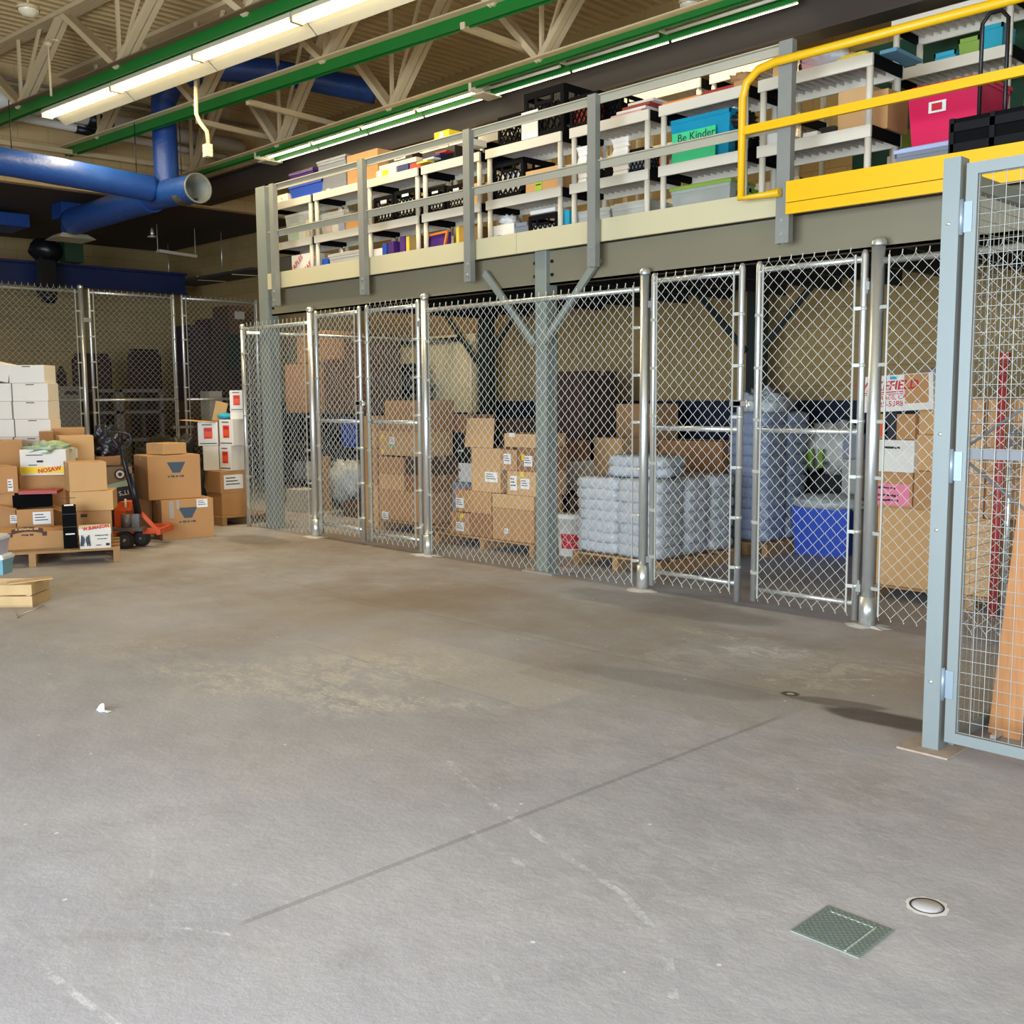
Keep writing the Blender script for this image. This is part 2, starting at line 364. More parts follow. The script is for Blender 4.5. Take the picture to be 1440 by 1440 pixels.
# ================================================================ roof trusses, beam
def truss(label, xa, ya, xb, yb, zb, zt, mchord, flange, first, hc=.11):
    t = thing('roof_truss', label, 'roof truss', (xa, ya, zb), 0, None)
    d = V((xb-xa, yb-ya, 0)); n = V((-d.y, d.x, 0)).normalized()
    A = V((xa, ya, zb)); B = V((xb, yb, zb)); up = V((0,0,1))
    MB().bar(A-n*.03+up*(.105-hc/2), B-n*.03+up*(.105-hc/2), .012, hc).bar(A+n*.03+up*(.105-hc/2), B+n*.03+up*(.105-hc/2), .012, hc).build('bottom_chord', mchord, t)
    MB().bar(A-n*.075+up*.11, B-n*.075+up*.11, .1, .014).bar(A+n*.075+up*.11, B+n*.075+up*.11, .1, .014).build('chord_flange', flange, t)
    TA = V((xa, ya, zt)); TB = V((xb, yb, zt))
    MB().bar(TA-n*.05, TB-n*.05, .09, .05).bar(TA+n*.05, TB+n*.05, .09, .05).build('top_chord', trussm, t)
    Lx = xb-xa; x = first
    k = 0
    while x < xb+1.2:
        def at(xx, z): 
            s_ = (xx-xa)/Lx; return V((xx, ya+(yb-ya)*s_, z))
        wsz = .068
        web = [(at(x, zb+.1), at(x-1.15, zt)), (at(x, zb+.1), at(x+1.15, zt)), (at(x, zb+.1), at(x, zt)), (at(x-.0, zb+.1), at(x+.58, zt))]
        for i, (p, q) in enumerate(web):
            if not (xa-.1 < q.x < xb+.1 and xa-.1 < p.x < xb+.1): continue
            m_ = MB()
            if i < 2: m_.bar(p-n*.03, q-n*.03, .068, .06).bar(p+n*.05, q+n*.05, .06, .06)
            else: m_.bar(p, q, .035 if i == 2 else .03, .035 if i == 2 else .03)
            m_.build('web_member', trussm, t)
        x += 2.35; k += 1
    return t
truss('nearest roof truss, its green bottom chord carrying the lit twin-tube lights', -15, 4.93, -5, 5.8, 5.0, ZC-.03, green, mat('truss_brown_flange', '6e5a40', .5), -13.8)
truss('middle roof truss with cream-topped green bottom chord above the blue duct', -15, 6.05, -4, 6.95, 4.86, ZC-.03, green, trussm, -14.1)
truss('farthest roof truss, green chord running beside the dark brown beam', -15.0, 7.6, 2, 7.6, 4.64, ZC-.03, green, trussm, -14.4, .05)
# bracing struts between the trusses
for lab, a, b_ in (('cream strut bracing the middle truss just right of the blue riser', onz(277, 170, 4.86), onz(415, 202, 4.95)),
                   ('cream strut bracing the trusses above the left end of the far light row', onz(348, 143, 4.86), onz(482, 178, 4.95)),
                   ('cream strut bracing the trusses in the upper middle of the roof', onz(650, 36, 4.86), onz(778, 84, 4.95)),
                   ('long cream strut along the upper left wall behind the duct', V((-14.8, 4.2, 4.86)), V((-14.8, 7.8, 4.9)))):
    single('bracing_strut', MB().bar(a, b_, .05, .06), trussm, lab, 'strut', 'roof bracing struts')
single('steel_beam', MB().box(-15, 4.9, 7.95, 8.19, 4.44, 4.46).box(-15, 4.9, 8.05, 8.07, 4.46, 4.75).box(-15, 4.9, 7.95, 8.19, 4.75, 4.77), darkb,
       'long dark brown steel beam over the mezzanine shelves', 'beam')

# ================================================================ light fixtures
tubem = mat('lit_tube_and_edge_glow', 'fff3d2', .4, 0, 0, emit=6)
tubef = mat('lit_far_tube', 'fff3d2', .4, 0, 0, emit=5)
refl = mat('white_light_reflector', 'cfc4a4', .35, 0, .02)
reflg = mat('grey_light_channel', 'a9a58c', .25, .3, .05)
capm = mat('light_end_cap', 'b5ab94', .5, 0, .05)
def fixture(label, x0, x1, y, z, lit, group, near=.07, far=.17, slope=.09, m=None, rot=0):
    t = thing('ceiling_light', label, 'ceiling light', ((x0+x1)/2, y, z), rot, group)
    m = m or refl; h = (x1-x0)/2; kw = dict(world=False)
    MB().hexa([(-h,-.05,.02),(h,-.05,.02),(h,.08,.02),(-h,.08,.02)], [(-h,-.04,.06),(h,-.04,.06),(h,.07,.06),(-h,.07,.06)]).build('housing', m, t, **kw)
    MB().hexa([(-h,.08+far-.005,-slope),(h,.08+far-.005,-slope),(h,.08+far,-slope),(-h,.08+far,-slope)], [(-h,.075,.04),(h,.075,.04),(h,.08,.04),(-h,.08,.04)]).build('reflector', m, t, **kw)
    MB().hexa([(-h,-.05-near,.0),(h,-.05-near,.0),(h,-.045-near,.0),(-h,-.045-near,.0)], [(-h,-.05,.04),(h,-.05,.04),(h,-.045,.04),(-h,-.045,.04)]).build('reflector_lip', m, t, **kw)
    for xe in (-h, h-.012): MB().box(xe, xe+.012, -.05, .09, -.045, .03).build('end_cap', capm, t, **kw)
    for dy in (-.025, .06):
        MB().tube([(-h+.03, dy, -.022), (h-.03, dy, -.022)], .019, 8).build('tube', (tubem if y < 7 or y > 8.5 else tubef) if lit else mat('unlit_tube', 'd9d6c8', .3), t, **kw)
    return t
xs = [-13.35, -11.72, -10.1, -8.5, -6.9]
labs = ['leftmost', 'second from the left', 'third from the left', 'rightmost visible']
for i in range(4):
    x0, x1 = xs[i], xs[i+1]; yy = 5.14+((x0+x1)/2+13.35)*.087
    fixture('lit twin-tube strip light under the nearest truss, '+labs[i]+' of its row', x0+.005, x1-.005, yy, 4.95, True, 'strip lights under the nearest truss', near=.01, rot=.087)
fx = [-12.58, -11.55, -10.5, -9.45, -8.37, -7.2, -6.0, -4.7]
nm = ['leftmost', 'second from the left', 'third from the left', 'fourth from the left', 'fifth from the left', 'sixth from the left', 'rightmost']
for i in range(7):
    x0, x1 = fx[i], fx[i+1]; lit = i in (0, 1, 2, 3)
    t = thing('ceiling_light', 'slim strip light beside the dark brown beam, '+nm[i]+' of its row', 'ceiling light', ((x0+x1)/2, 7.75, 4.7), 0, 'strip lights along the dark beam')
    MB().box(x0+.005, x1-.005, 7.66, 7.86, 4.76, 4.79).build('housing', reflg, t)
    MB().box(x0+.005, x1-.005, 7.84, 7.848, 4.668, 4.76).build('reflector', green, t)  # green chord's reflection put into the plate's own colour
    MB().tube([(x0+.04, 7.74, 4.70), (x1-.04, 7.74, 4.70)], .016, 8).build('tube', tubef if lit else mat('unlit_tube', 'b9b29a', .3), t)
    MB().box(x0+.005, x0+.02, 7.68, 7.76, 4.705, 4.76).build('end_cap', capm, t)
    MB().tube([(x0+.02, 7.86, 4.66), (x1-.02, 7.86, 4.66)], .006, 6).build('edge_glow', tubem, t)  # thin emissive line added along the reflector's lower edge
# cream end plates closing the far light row
for lab, x in (('cream end plate of the far light row, above the mezzanine corner', -12.6), ('cream end plate in the middle of the far light row', -8.35)):
    single('light_end_plate', MB().box(x-.02, x+.02, 7.56, 7.93, 4.66, 4.76).box(x-.1, x+.1, 7.66, 7.92, 4.645, 4.66), refl, lab, 'light end plate')
# warm lamp light of the fixtures (their output), one lamp per row
for (x, y, z, sx, p) in ((-11.7, 5.34, 4.83, 3.2, 85), (-8.4, 5.62, 4.83, 3.2, 75), (-10.5, 7.72, 4.66, 3.6, 45), (-6.0, 7.72, 4.66, 2.4, 20)):
    area('ceiling_lamp', (x, y, z), (0,0,0), sx, .12, p, (1, .80, .48)).data.spread = R(180 if y < 7 else 95)
# lights over the rear of the mezzanine and in the room to the left
for (x, y, p) in ((-8.5, 8.9, 22), (-4.0, 8.9, 35)):
    fixture('lit strip light over the rear mezzanine shelves, '+('left' if x < -6 else 'right')+' one', x-1.2, x+1.2, y, 5.3, True, 'rear mezzanine lights')
    area('rear_lamp', (x, y, 5.27), (0,0,0), 2.4, .12, p, (1, .84, .58))

# ================================================================ ducts, pipes
def ducts():
    t = thing('ventilation_duct', 'big blue insulated air duct with open grey end and riser', 'duct', (-13, 6.45, 3.9))
    r = .165
    def rough_tube(pts, r, nm_, n=20, seg=.05, amp=.03, caps=True):
        out = []
        pts = [V(p) for p in pts]
        for a, b_ in zip(pts[:-1], pts[1:]):
            k = max(1, int((b_-a).length/seg)); out += [a.lerp(b_, i/k) for i in range(k)]
        out.append(pts[-1])
        rs = [r*(1+amp*noise.noise(V((i*.35, r*9, 0)))) for i in range(len(out))]
        return MB().tube(out, rs, n, caps).build(nm_, blued, t)
    rough_tube([(-13, 3.9, 4.27), (-13, 5.2, 4.22), (-13, 6.3, 4.17)], .16, 'long_run')
    rough_tube([(-15.9, 6.45, 4.13), (-15, 6.45, 4.13), (-13.3, 6.45, 4.13)], .19, 'cross_run'); rough_tube([(-13.4, 6.45, 4.13), (-12.9, 6.45, 4.12), (-12.1, 6.45, 4.07)], .172, 'outlet', caps=False)
    rough_tube([(-13, 6.5, 4.1), (-13, 6.5, 4.6), (-13, 6.5, 5.3), (-12.9, 6.6, 5.55), (-12.6, 6.95, 5.7), (-12.2, 7.6, 5.7), (-11.6, 8.8, 5.55)], .155, 'riser')
    e = MB().lathe([(.155, 0), (.182, 0), (.182, .02), (.165, .02), (.16, -.4), (.0, -.4)], (0,0,0), 28).build('open_end', mat('grey_duct_lining', '6f7268', .5), t, world=False)
    e.rotation_euler = (0, R(90), 0); e.location = (.9, 0, .17)
    for y in (4.6, 6.1): MB().tube([(-13, y, 4.3), (-13, y, 4.95)], .006, 5).build('hanger_wire', blackm, t)
    MB().tube([(-12.5, 6.45, 4.3), (-12.5, 6.45, 4.95)], .006, 5).build('hanger_wire', blackm, t)
ducts()
def diffuser(label, px, py, x, sc):
    c = onx(px, py, x); t = thing('air_diffuser', label, 'air diffuser', (c.x, c.y, c.z-.0))
    s_ = sc
    MB().box(-.3*s_, .3*s_, -.3*s_, .3*s_, .42*s_, .78*s_).build('duct_box', blued, t, world=False)
    MB().tube([(0,0,.06*s_), (0,0,.45*s_)], .2*s_, 20).build('neck', blued, t, world=False)
    MB().taper(0, 0, -.06*s_, .06*s_, .9*s_, .9*s_, .6*s_, .6*s_).build('diffuser_plate', refl, t, world=False)
diffuser('blue boxed air diffuser with cream square plate under the dark soffit', 99, 334, -16.15, .62)
c = onx(0, 309, -17.5)
single('duct_box', MB().box(c.x-.4, c.x+.4, c.y-.7, c.y+.3, c.z-.13, c.z+.06), blued, 'blue rectangular duct section at the far left edge', 'duct box')
t = thing('insulated_pipe', 'fat white insulated pipe with black sleeve along the upper wall', 'pipe', (-14.6, 6, 5.0))
a = onx(-10, 138, -14.6); b_ = onx(340, 207, -14.6)
MB().tube([a, b_], .11, 14).build('pipe', whitep, t)
MB().tube([onx(122, 166, -14.6), onx(156, 173, -14.6)], .12, 14).build('sleeve', blackm, t)
t = thing('insulated_pipe', 'thin white insulated pipe just below the fat white one', 'pipe', (-14.6, 6, 4.9))
MB().tube([onx(20, 163, -14.7), onx(320, 222, -14.7)], .055, 12).build('pipe', whitep, t)
MB().tube([onx(106, 181, -14.7), onx(140, 188, -14.7)], .062, 12).build('sleeve', blackm, t)
for lab, z, y0, y1 in (('bright steel conduit along the top of the upper left wall', 5.72, -1, 9), ('second steel conduit under the top of the upper left wall', 5.62, -1, 9)):
    single('conduit', MB().tube([(-14.9, y0, z), (-14.9, y1, z)], .025, 8), galv, lab, 'conduit')
t = thing('pendant_outlet', 'cream bent conduit drop with outlet box hanging by the duct end', 'outlet', onz(278, 160, 4.86))
q = [ond(275, 80, 11.2), ond(276, 160, 11.2), ond(281, 172, 11.2), ond(291, 185, 11.2), ond(293, 205, 11.2)]
MB().tube(q, .022, 8).build('conduit', trussm, t)
p = ond(292, 212, 11.2); MB().cbox(p, (.09, .07, .13)).build('outlet_box', refl, t)
for lab, px, py, dep in (('white dome smoke detector at the top left of the roof', 40, 14, 9.5), ('white dome smoke detector above the middle trusses', 970, 6, 9.2)):
    c = ond(px, py, dep)
    t = thing('smoke_detector', lab, 'smoke detector', c)
    MB().lathe([(.0, -.06), (.05, -.055), (.085, -.02), (.09, .0)], (0,0,0), 18).build('dome', refl, t, world=False)
    MB().lathe([(.1, .0), (.1, .03), (0, .03)], (0,0,0), 18).build('base', trussm, t, world=False)
    MB().tube([(0,0,.02), (0,0,ZC-c.z)], .012, 6).build('stem', trussm, t, world=False)
c = ond(68, 62, 11.5)
t = thing('sprinkler_pendant', 'cream sprinkler drop with cross fitting under the deck', 'sprinkler', c)
MB().tube([(0,0,-.55), (0,0,.05)], .014, 6).build('drop_pipe', trussm, t, world=False)
MB().tube([(-.22,.0,.1), (-.08,0,.04), (0,0,.02), (.1,0,.03), (.25,.0,-.02)], .012, 6).blob((0,0,.0), (.05,.05,.03), 0, 1, 10, 6).build('fitting', trussm, t, world=False)
c = ond(214, 329, 15)
t = thing('ceiling_sprinkler', 'small chrome sprinkler head under the dark soffit', 'sprinkler', c)
MB().lathe([(.0, -.05), (.07, -.045), (.07, -.035), (.02, -.02), (.03, .0), (.015, .08), (0, .08)], (0,0,0), 12).build('head', galv, t, world=False)
# blue crane rail with hoist
t = thing('crane_beam', 'dark blue crane beam above the left chain link gates', 'beam', (-18, 6, 3.4))
MB().box(-18.1, -17.9, 3.5, 9.27, 3.38, 3.42).box(-18.01, -17.99, 3.5, 9.27, 3.42, 3.72).box(-18.1, -17.9, 3.5, 9.27, 3.72, 3.76).build('beam', bluel, t)
c = onx(65, 352, -17.6)
t = thing('hoist', 'dark hoist motor with green housing hanging on the blue crane beam', 'hoist', c)
MB().blob((0,0,0), (.26,.26,.18), .25, 3).build('motor', blackm, t, world=False)
MB().box(.0, .25, .2, .5, -.18, .18).build('motor_housing', mat('dark_green_housing', '1d3a22', .5), t, world=False)
MB().box(-.1, .1, -.15, .1, -.75, -.1).box(-.45, 0, -.05, .05, -.3, -.2).blob((0,0,-.75), (.12,.12,.1), .2, 3).build('hook_block', blackm, t, world=False)
a = onx(222, 353, -17); b_ = onx(275, 361, -17)
single('hanging_lamp', MB().bar(a, b_, .12, .05).tube([a, V((a.x,a.y,ZS))], .008, 5).tube([b_, V((b_.x,b_.y,ZS))], .008, 5), capm, 'unlit pale strip lamp hanging under the dark soffit', 'lamp')
t = thing('hanging_shelf', 'dark hanging shelf with pale brackets on rods under the soffit', 'shelf', (-17, 9, 3))
a = ony(230, 400, 9.4); b_ = ony(362, 377, 9.4)
MB().box(a.x, b_.x, 9.3, 9.9, a.z-.03, a.z+.01).build('board', mat('dark_grey_board', '3b3a38', .6), t)
for px, py in ((233, 401), (278, 393), (326, 385)):
    e = ony(px, py, 9.38); MB().bar(e, e+V((.1,.5,0)), .03, .03).bar(e, e+V((0,0,.06)), .03, .03).build('bracket', refl, t)
for px in (238, 313):
    e = ony(px, 392, 9.5); MB().tube([(e.x, e.y, a.z), (e.x, e.y, ZS)], .012, 6).build('rod', galv, t)

# ================================================================ mezzanine
t = thing('mezzanine', 'grey steel mezzanine beam with cream toe board edge and floor deck', 'mezzanine', (-6, 6.5, 2.4))
MB().box(-10.5, -6.295, 6.45, 6.48, 2.44, 2.715).box(-6.155, 4.9, 6.45, 6.48, 2.44, 2.715).box(-10.5, -6.295, 6.45, 6.55, 2.44, 2.455).box(-6.155, 4.9, 6.45, 6.55, 2.44, 2.455).build('fascia_beam', beamg, t)
toe = MB(); toe.box(-10.42, -6.46, 6.36, 6.39, 2.718, 2.89).box(-6.455, -3.9, 6.36, 6.39, 2.718, 2.89)
toe.build('toe_board', toeb, t)
MB().box(-10.4, 4.9, 6.395, YB-.01, 2.74, 2.8).build('deck', mat('grey_deck_board', '7d776b', .7), t)
mb = MB()
for i in range(24): mb.box(-9.95+i*.6, -9.9+i*.6, 6.65, 9.4, 2.5, 2.74)
mb.build('deck_joists', mat('black_joist_steel', '1b1b1d', .6), t)
def column(label, x, y, ztop, m, braces=True, wb=.115):
    t = thing('steel_column', label, 'column', (x, y, 0))
    MB().box(x-wb, x+wb, y-.02, y+.12, .014, ztop).build('post', m, t, bevel=.006)
    MB().box(x-.18, x+.18, y-.08, y+.26, 0, .014).build('base_plate', galv, t)
    if braces:
        for s_ in (-1, 1):
            MB().bar((x+s_*(wb-.01), y-.035, 1.96), (x+s_*(wb+.6), y-.035, 2.6), .06, .03, (0,1,0)).build('knee_brace', m, t)
    return t
column('tall grey steel column at the left end of the mezzanine', -10.61, 6.43, 3.87, colg, False, .095)
column('grey steel column with two knee braces standing in the middle of the chain link fence', -6.225, 6.43, 2.735, colg, True, .066)
dkc = mat('dark_green_column', '1c2624', .5)
column('dark rear column with knee braces left of the middle column', -10.22, 9.45, 2.73, dkc, True, .09)
column('dark rear column with knee braces behind the right pair of gates', -6.09, 9.45, 2.73, dkc, True, .09)
for x, s_ in ((-6.17, 1), (-10.45, 1)):
    pass
mb = MB()
for x in (-6.32, -6.12, -10.46): 
    for z in (2.52, 2.63): mb.tube([(x, 6.45, z), (x, 6.435, z)], .014, 8)
mb.build('beam_bolts', blackm, bpy.data.objects['mezzanine'])
# guard rail
t = thing('guard_rail', 'grey steel guard rail of upright posts and two rails on the mezzanine edge', 'railing', (-7, 6.3, 2.5))
for x in (-10.16, -8.54, -6.99, -5.54, -3.85):
    wdt = .05 if x > -4 else .042
    o = MB().box(x-wdt, x+wdt, 6.275, 6.285, 2.52, 3.82).box(x-wdt, x-wdt+.008, 6.285, 6.33, 2.52, 3.82).box(x+wdt-.008, x+wdt, 6.285, 6.33, 2.52, 3.82).build('post', postg, t)
    for z in (2.58, 2.67): MB().tube([(x, 6.276, z), (x, 6.268, z)], .012, 8).build('bolt', galv, o)
MB().box(-10.3, -3.85, 6.335, 6.345, 3.755, 3.815).box(-10.3, -3.85, 6.305, 6.345, 3.81, 3.818).build('top_rail', railc, t)
MB().box(-10.3, -3.8, 6.335, 6.345, 3.265, 3.325).box(-10.3, -3.8, 6.305, 6.345, 3.32, 3.328).build('mid_rail', railc, t)
# yellow gate
t = thing('safety_gate', 'bright yellow steel safety gate with kick plate on the mezzanine edge', 'gate', (-3.5, 6.2, 2.7))
r = .028
MB().tube([(-2.0, 6.24, 3.685), (-3.9, 6.24, 3.685), (-4.03, 6.24, 3.665), (-4.12, 6.24, 3.60), (-4.15, 6.24, 3.5), (-4.15, 6.24, 2.845), (-3.85, 6.24, 2.845)], r, 10).build('loop_frame', yellow, t)
MB().box(-4.15, 1, 6.22, 6.25, 3.26, 3.315).build('mid_rail', yellow, t)
MB().box(-3.78, 1, 6.2, 6.22, 2.765, 2.9).build('kick_plate', yellow, t)
MB().box(-3.78, 1, 6.2, 6.23, 2.69, 2.76).build('lower_rail', yellow, t)
# ================================================================ chain link
S = .085
def chain(mb, o, u, width, z0, z1, nrm, wr=.0026, twist=True):
    # o: start point at z=0, u: unit direction, zigzag pickets side by side
    o = V(o); u = V(u).normalized(); nrm = V(nrm).normalized(); h = S/2
    n = int(round(width/h)); h = width/n; rows = int((z1-z0)/(S/2))
    for i in range(n):
        pts = []
        for j in range(rows+1):
            side = (i+j) % 2
            pts.append(o+u*((i+side)*h)+V((0,0,z0+j*S/2))+nrm*(.003 if side else -.003))
        if twist:
            e = pts[-1]; pts.append(e+V((0,0,.03))+u*(.004))
            e = pts[0]; pts.insert(0, e+V((0,0,-.022))+u*.008)
        mb.tube(pts, wr, 3, False, True)
    return mb
def link_panel(name, label, cat, p0, p1, ztop, z0=.06, mid=None, gate=False, group=None, sr=.024, hinge=None, bars=(True, True), top=True, bottom=False, over=.06):
    p0 = V((*p0, 0)); p1 = V((*p1, 0)); u = (p1-p0).normalized(); n = V((u.y, -u.x, 0)); W = (p1-p0).length
    t = thing(name, label, cat, p0, 0, group)
    tp = lambda s_, z, off=0: p0+u*s_+V((0,0,z))+n*off
    if gate:
        for s_ in (0, W):
            lo = .05 if (s_ == 0) else .03
            MB().tube([tp(s_, lo), tp(s_, ztop), tp(s_, ztop+.03)], [sr, sr, sr*.5], 12).build('stile', galv, t)
    if top: MB().tube([tp(0, ztop-.03), tp(W, ztop-.03)], .021, 10).build('top_rail', galv, t)
    if mid: MB().tube([tp(0, mid), tp(W, mid)], .021, 10).build('mid_rail', galv, t)
    if bottom: MB().tube([tp(0, z0+.06), tp(W, z0+.06)], .018, 10).build('bottom_rail', galv, t)
    ins = sr+.02
    chain(MB(), tp(ins, 0, .028), u, W-2*ins, z0, ztop-.01+over-.03, n).build('wire_mesh', galvd, t)
    for i, s_ in enumerate((ins+.004, W-ins-.004)):
        if not bars[i]: continue
        br = MB().bar(tp(s_, z0, .03), tp(s_, ztop-.0, .03), .012, .007, n).build('tension_bar', galvd, t)
        k = 0
        z = z0+.18
        e = 0 if i == 0 else W
        while z < ztop-.1:
            mbb = MB().bar(tp(e+(.0 if i == 0 else -.0), z, .03), tp(s_, z, .034), .012, .022)
            mbb.tube([tp(e, z-.011), tp(e, z+.011)], sr+.004, 12, True)
            mbb.build('tie_band', galvd, t)
            z += .36
    return t
def fpost(label, x, y, ztop, r=.036, sleeve=True, group='galvanised fence posts'):
    t = thing('fence_post', label, 'fence post', (x, y, 0), 0, group)
    MB().tube([(0,0,0), (0,0,ztop)], r, 18).build('pipe', galv, t, world=False)
    MB().lathe([(r+.006, 0), (r+.006, .025), (r*.8, .045), (0, .055)], (0,0,ztop-.012), 18).build('cap', galv, t, world=False)
    if sleeve:
        MB().tube([(0,0,.0), (0,0,.2)], r+.012, 18).build('sleeve', galv, t, world=False)
        g = MB(); vs = [(0,0,.012)]; n = 22
        for k in range(n):
            a = 2*math.pi*k/n; rr = .11+.05*noise.noise(V((math.cos(a)*2+x, math.sin(a)*2, 0)))*2; vs.append((rr*math.cos(a)*1.3, rr*math.sin(a), .001))
        vs2 = [(0,0,.012)]+[(v[0]*.55, v[1]*.55, .014) for v in vs[1:]]
        g.add(vs2+vs[1:], [(0, k+1, (k+1) % n+1) for k in range(n)]+[(k+1, n+1+k, n+1+(k+1) % n, (k+1) % n+1) for k in range(n)])
        g.build('grout', mat('white_grout', 'bcb9b0', .9), t, world=False)
    return t
Y0 = 6.37; ZT = 2.44
fpost('corner fence post at the left end of the front fence', -11.02, Y0, 2.33, .027, False)
fpost('fence post between the leftmost mesh bay and the far pair of gates', -9.61, Y0, ZT)
fpost('fence post between the far pair of gates and the wide middle bay', -7.70, Y0, ZT)
fpost('fence post between the wide middle bay and the near pair of gates', -5.08, Y0, ZT)
fpost('nearest thick fence post right of the open near gates', -3.21, Y0, ZT+.02, .042)
link_panel('chain_link_fence', 'leftmost chain link bay of the front fence by the white boxes', 'fence', (-11.0, Y0), (-9.64, Y0), 2.34, .05, group='fixed chain link bays')
link_panel('chain_link_fence', 'wide middle chain link bay crossed by the grey column', 'fence', (-7.66, Y0), (-5.12, Y0), 2.35, .05, group='fixed chain link bays')
link_panel('chain_link_fence', 'chain link bay between the nearest post and the square mesh gate', 'fence', (-3.17, Y0), (-.6, Y0), 2.38, .08, group='fixed chain link bays')
link_panel('chain_link_fence', 'chain link side partition running back from the left corner post', 'fence', (-11.02, YB-.1), (-11.02, Y0+.04), 2.3, .05, group='fixed chain link bays')
G = 'gates of the front fence'
def hinges(t, s_list, u, W, side):
    o = V((0,0,0))
    for z in s_list:
        MB().box(-.045 if side < 0 else W-.0, .0 if side < 0 else W+.045, -.02, .02, z-.025, z+.025).tube([(-.02 if side < 0 else W+.02, 0, z-.05), (-.02 if side < 0 else W+.02, 0, z+.05)], .012, 8).build('hinge', galv, t, world=False)
def latch(t, W, z):
    MB().box(W-.06, W+.12, -.045, -.035, z-.012, z+.02).box(W-.03, W+.03, -.045, .03, z-.02, z+.03).tube([(W+.09, -.05, z-.05), (W+.09, -.05, z+.03)], .01, 6).build('latch', galv, t, world=False)
g1 = link_panel('chain_link_gate', 'left leaf of the far pair of gates in front of brown wrapped boxes', 'gate', (-9.50, Y0), (-8.73, Y0), 2.40, .10, 1.27, True, G, bottom=True)
g2 = link_panel('chain_link_gate', 'right leaf of the far pair of gates in front of stacked cartons', 'gate', (-8.60, Y0), (-7.80, Y0), 2.40, .08, 1.27, True, G, bottom=True)
g3 = link_panel('chain_link_gate', 'left leaf of the near pair of gates in front of the bagged pallet', 'gate', (-4.99, Y0), (-4.215, Y0), 2.40, .10, 1.27, True, G, bottom=True)
g4 = link_panel('chain_link_gate', 'right leaf of the near pair of gates in front of the blue bin', 'gate', (-4.075, Y0), (-3.30, Y0), 2.40, .08, 1.27, True, G, bottom=True)
hinges(g1, (.25, 2.2), 1, .77, -1); hinges(g3, (.25, 2.2), 1, .775, -1)
hinges(g2, (.25, 2.2), 1, .8, 1); hinges(g4, (.25, 2.2), 1, .775, 1)
latch(g1, .77, 1.45); latch(g3, .775, 1.45)
# far left fence (taller)
XL = -15.0; ZL = 3.05
fpost('far left fence post beside the left gate of the back fence', XL, 6.13, ZL+.03, .036, False)
fpost('far fence post seen over the white stacked boxes', XL, 9.02, ZL+.03, .036, False)
fpost('fence post beyond the leftmost edge of the back fence', XL, 2.4, ZL+.03, .036, False)
link_panel('chain_link_fence', 'tall chain link bay behind the white flat cartons at far left', 'fence', (XL, 2.45), (XL, 6.09), ZL, .05, 1.5, group='tall back fence')
h1 = link_panel('chain_link_gate', 'tall left gate of the back fence above the black trash bag', 'gate', (XL, 6.25), (XL, 7.52), ZL, .06, 1.5, True, 'tall back gates', sr=.022, bottom=True)
h2 = link_panel('chain_link_gate', 'tall right gate of the back fence in front of dark crates', 'gate', (XL, 7.66), (XL, 8.93), ZL, .06, 1.5, True, 'tall back gates', sr=.022, bottom=True)
hh = MB().box(XL-.02, XL+.03, 6.13, 6.25, 2.6, 2.66).build('hinge', galv, h1)
MB().box(XL+.03, XL+.04, 7.42, 7.75, 1.06, 1.1).build('latch', galv, h1)

# ================================================================ square mesh gate and partition (right)
def grid(mb, o, u, W, z0, z1, p=.052, r=.0017, n=V((0,1,0))):
    o = V(o); u = V(u).normalized()
    k = int(W/p)
    for i in range(k+1): mb.tube([o+u*(i*W/k)+V((0,0,z0)), o+u*(i*W/k)+V((0,0,z1))], r, 4, False)
    k = int((z1-z0)/p)
    for i in range(k+1):
        z = z0+i*(z1-z0)/k; mb.tube([o+V((0,0,z))+n*r*2, o+u*W+V((0,0,z))+n*r*2], r, 4, False)
    return mb
GX, GY = -1.86, 4.33
t = thing('mesh_gate_post', 'blue-grey square steel post with hinges, nearest the camera on the right', 'post', (GX, GY, 0))
MB().box(-.04, .03, -.03, .05, .005, 2.46).build('post', greyw, t, world=False)
MB().box(-.12, .1, -.1, .12, 0, .008).build('base_plate', mat('rusty_base_plate', 'a08f7e', .8, 0, .3, 20), t, world=False)
for z in (.3, .95, 1.35, 2.2):
    e = MB().lathe([(0, .006), (.006, .005), (.009, 0)], (0,0,0), 10).build('bolt', galv, t, world=False); e.rotation_euler = (R(90), 0, 0); e.location = (-.012, -.031, z)
t = thing('mesh_gate', 'blue-grey framed gate of square welded wire mesh with crossed rods', 'gate', (GX+.05, GY, 0))
gw = 1.5
def fr(mb): return mb
MB().box(0, .045, -.02, .02, .05, 2.43).build('hinge_stile', greyw, t, world=False)
MB().box(gw-.045, gw, -.02, .02, .05, 2.43).build('latch_stile', greyw, t, world=False)
MB().box(.045, gw-.045, -.02, .02, .05, .095).build('bottom_rail', greyw, t, world=False)
MB().box(.045, gw-.045, -.02, .02, 2.385, 2.43).build('top_rail', greyw, t, world=False)
MB().box(.045, gw-.045, .01, .03, 1.25, 1.29).build('mid_rail', mat('grey_mid_rail', '6d7072', .5, .1), t, world=False)
grid(MB(), (.045, 0, 0), (1,0,0), gw-.09, .095, 2.385).build('wire_mesh', mat('grey_mesh_wire', 'a8aaa2', .45, .4), t, world=False)
MB().tube([(.03,.02,1.24), (gw-.03,.02,.12)], .006, 8).tube([(.03,.02,1.3), (gw-.03,.02,2.35)], .006, 8).build('brace_rods', mat('steel_rod', 'a3a9ad', .3, .7), t, world=False)
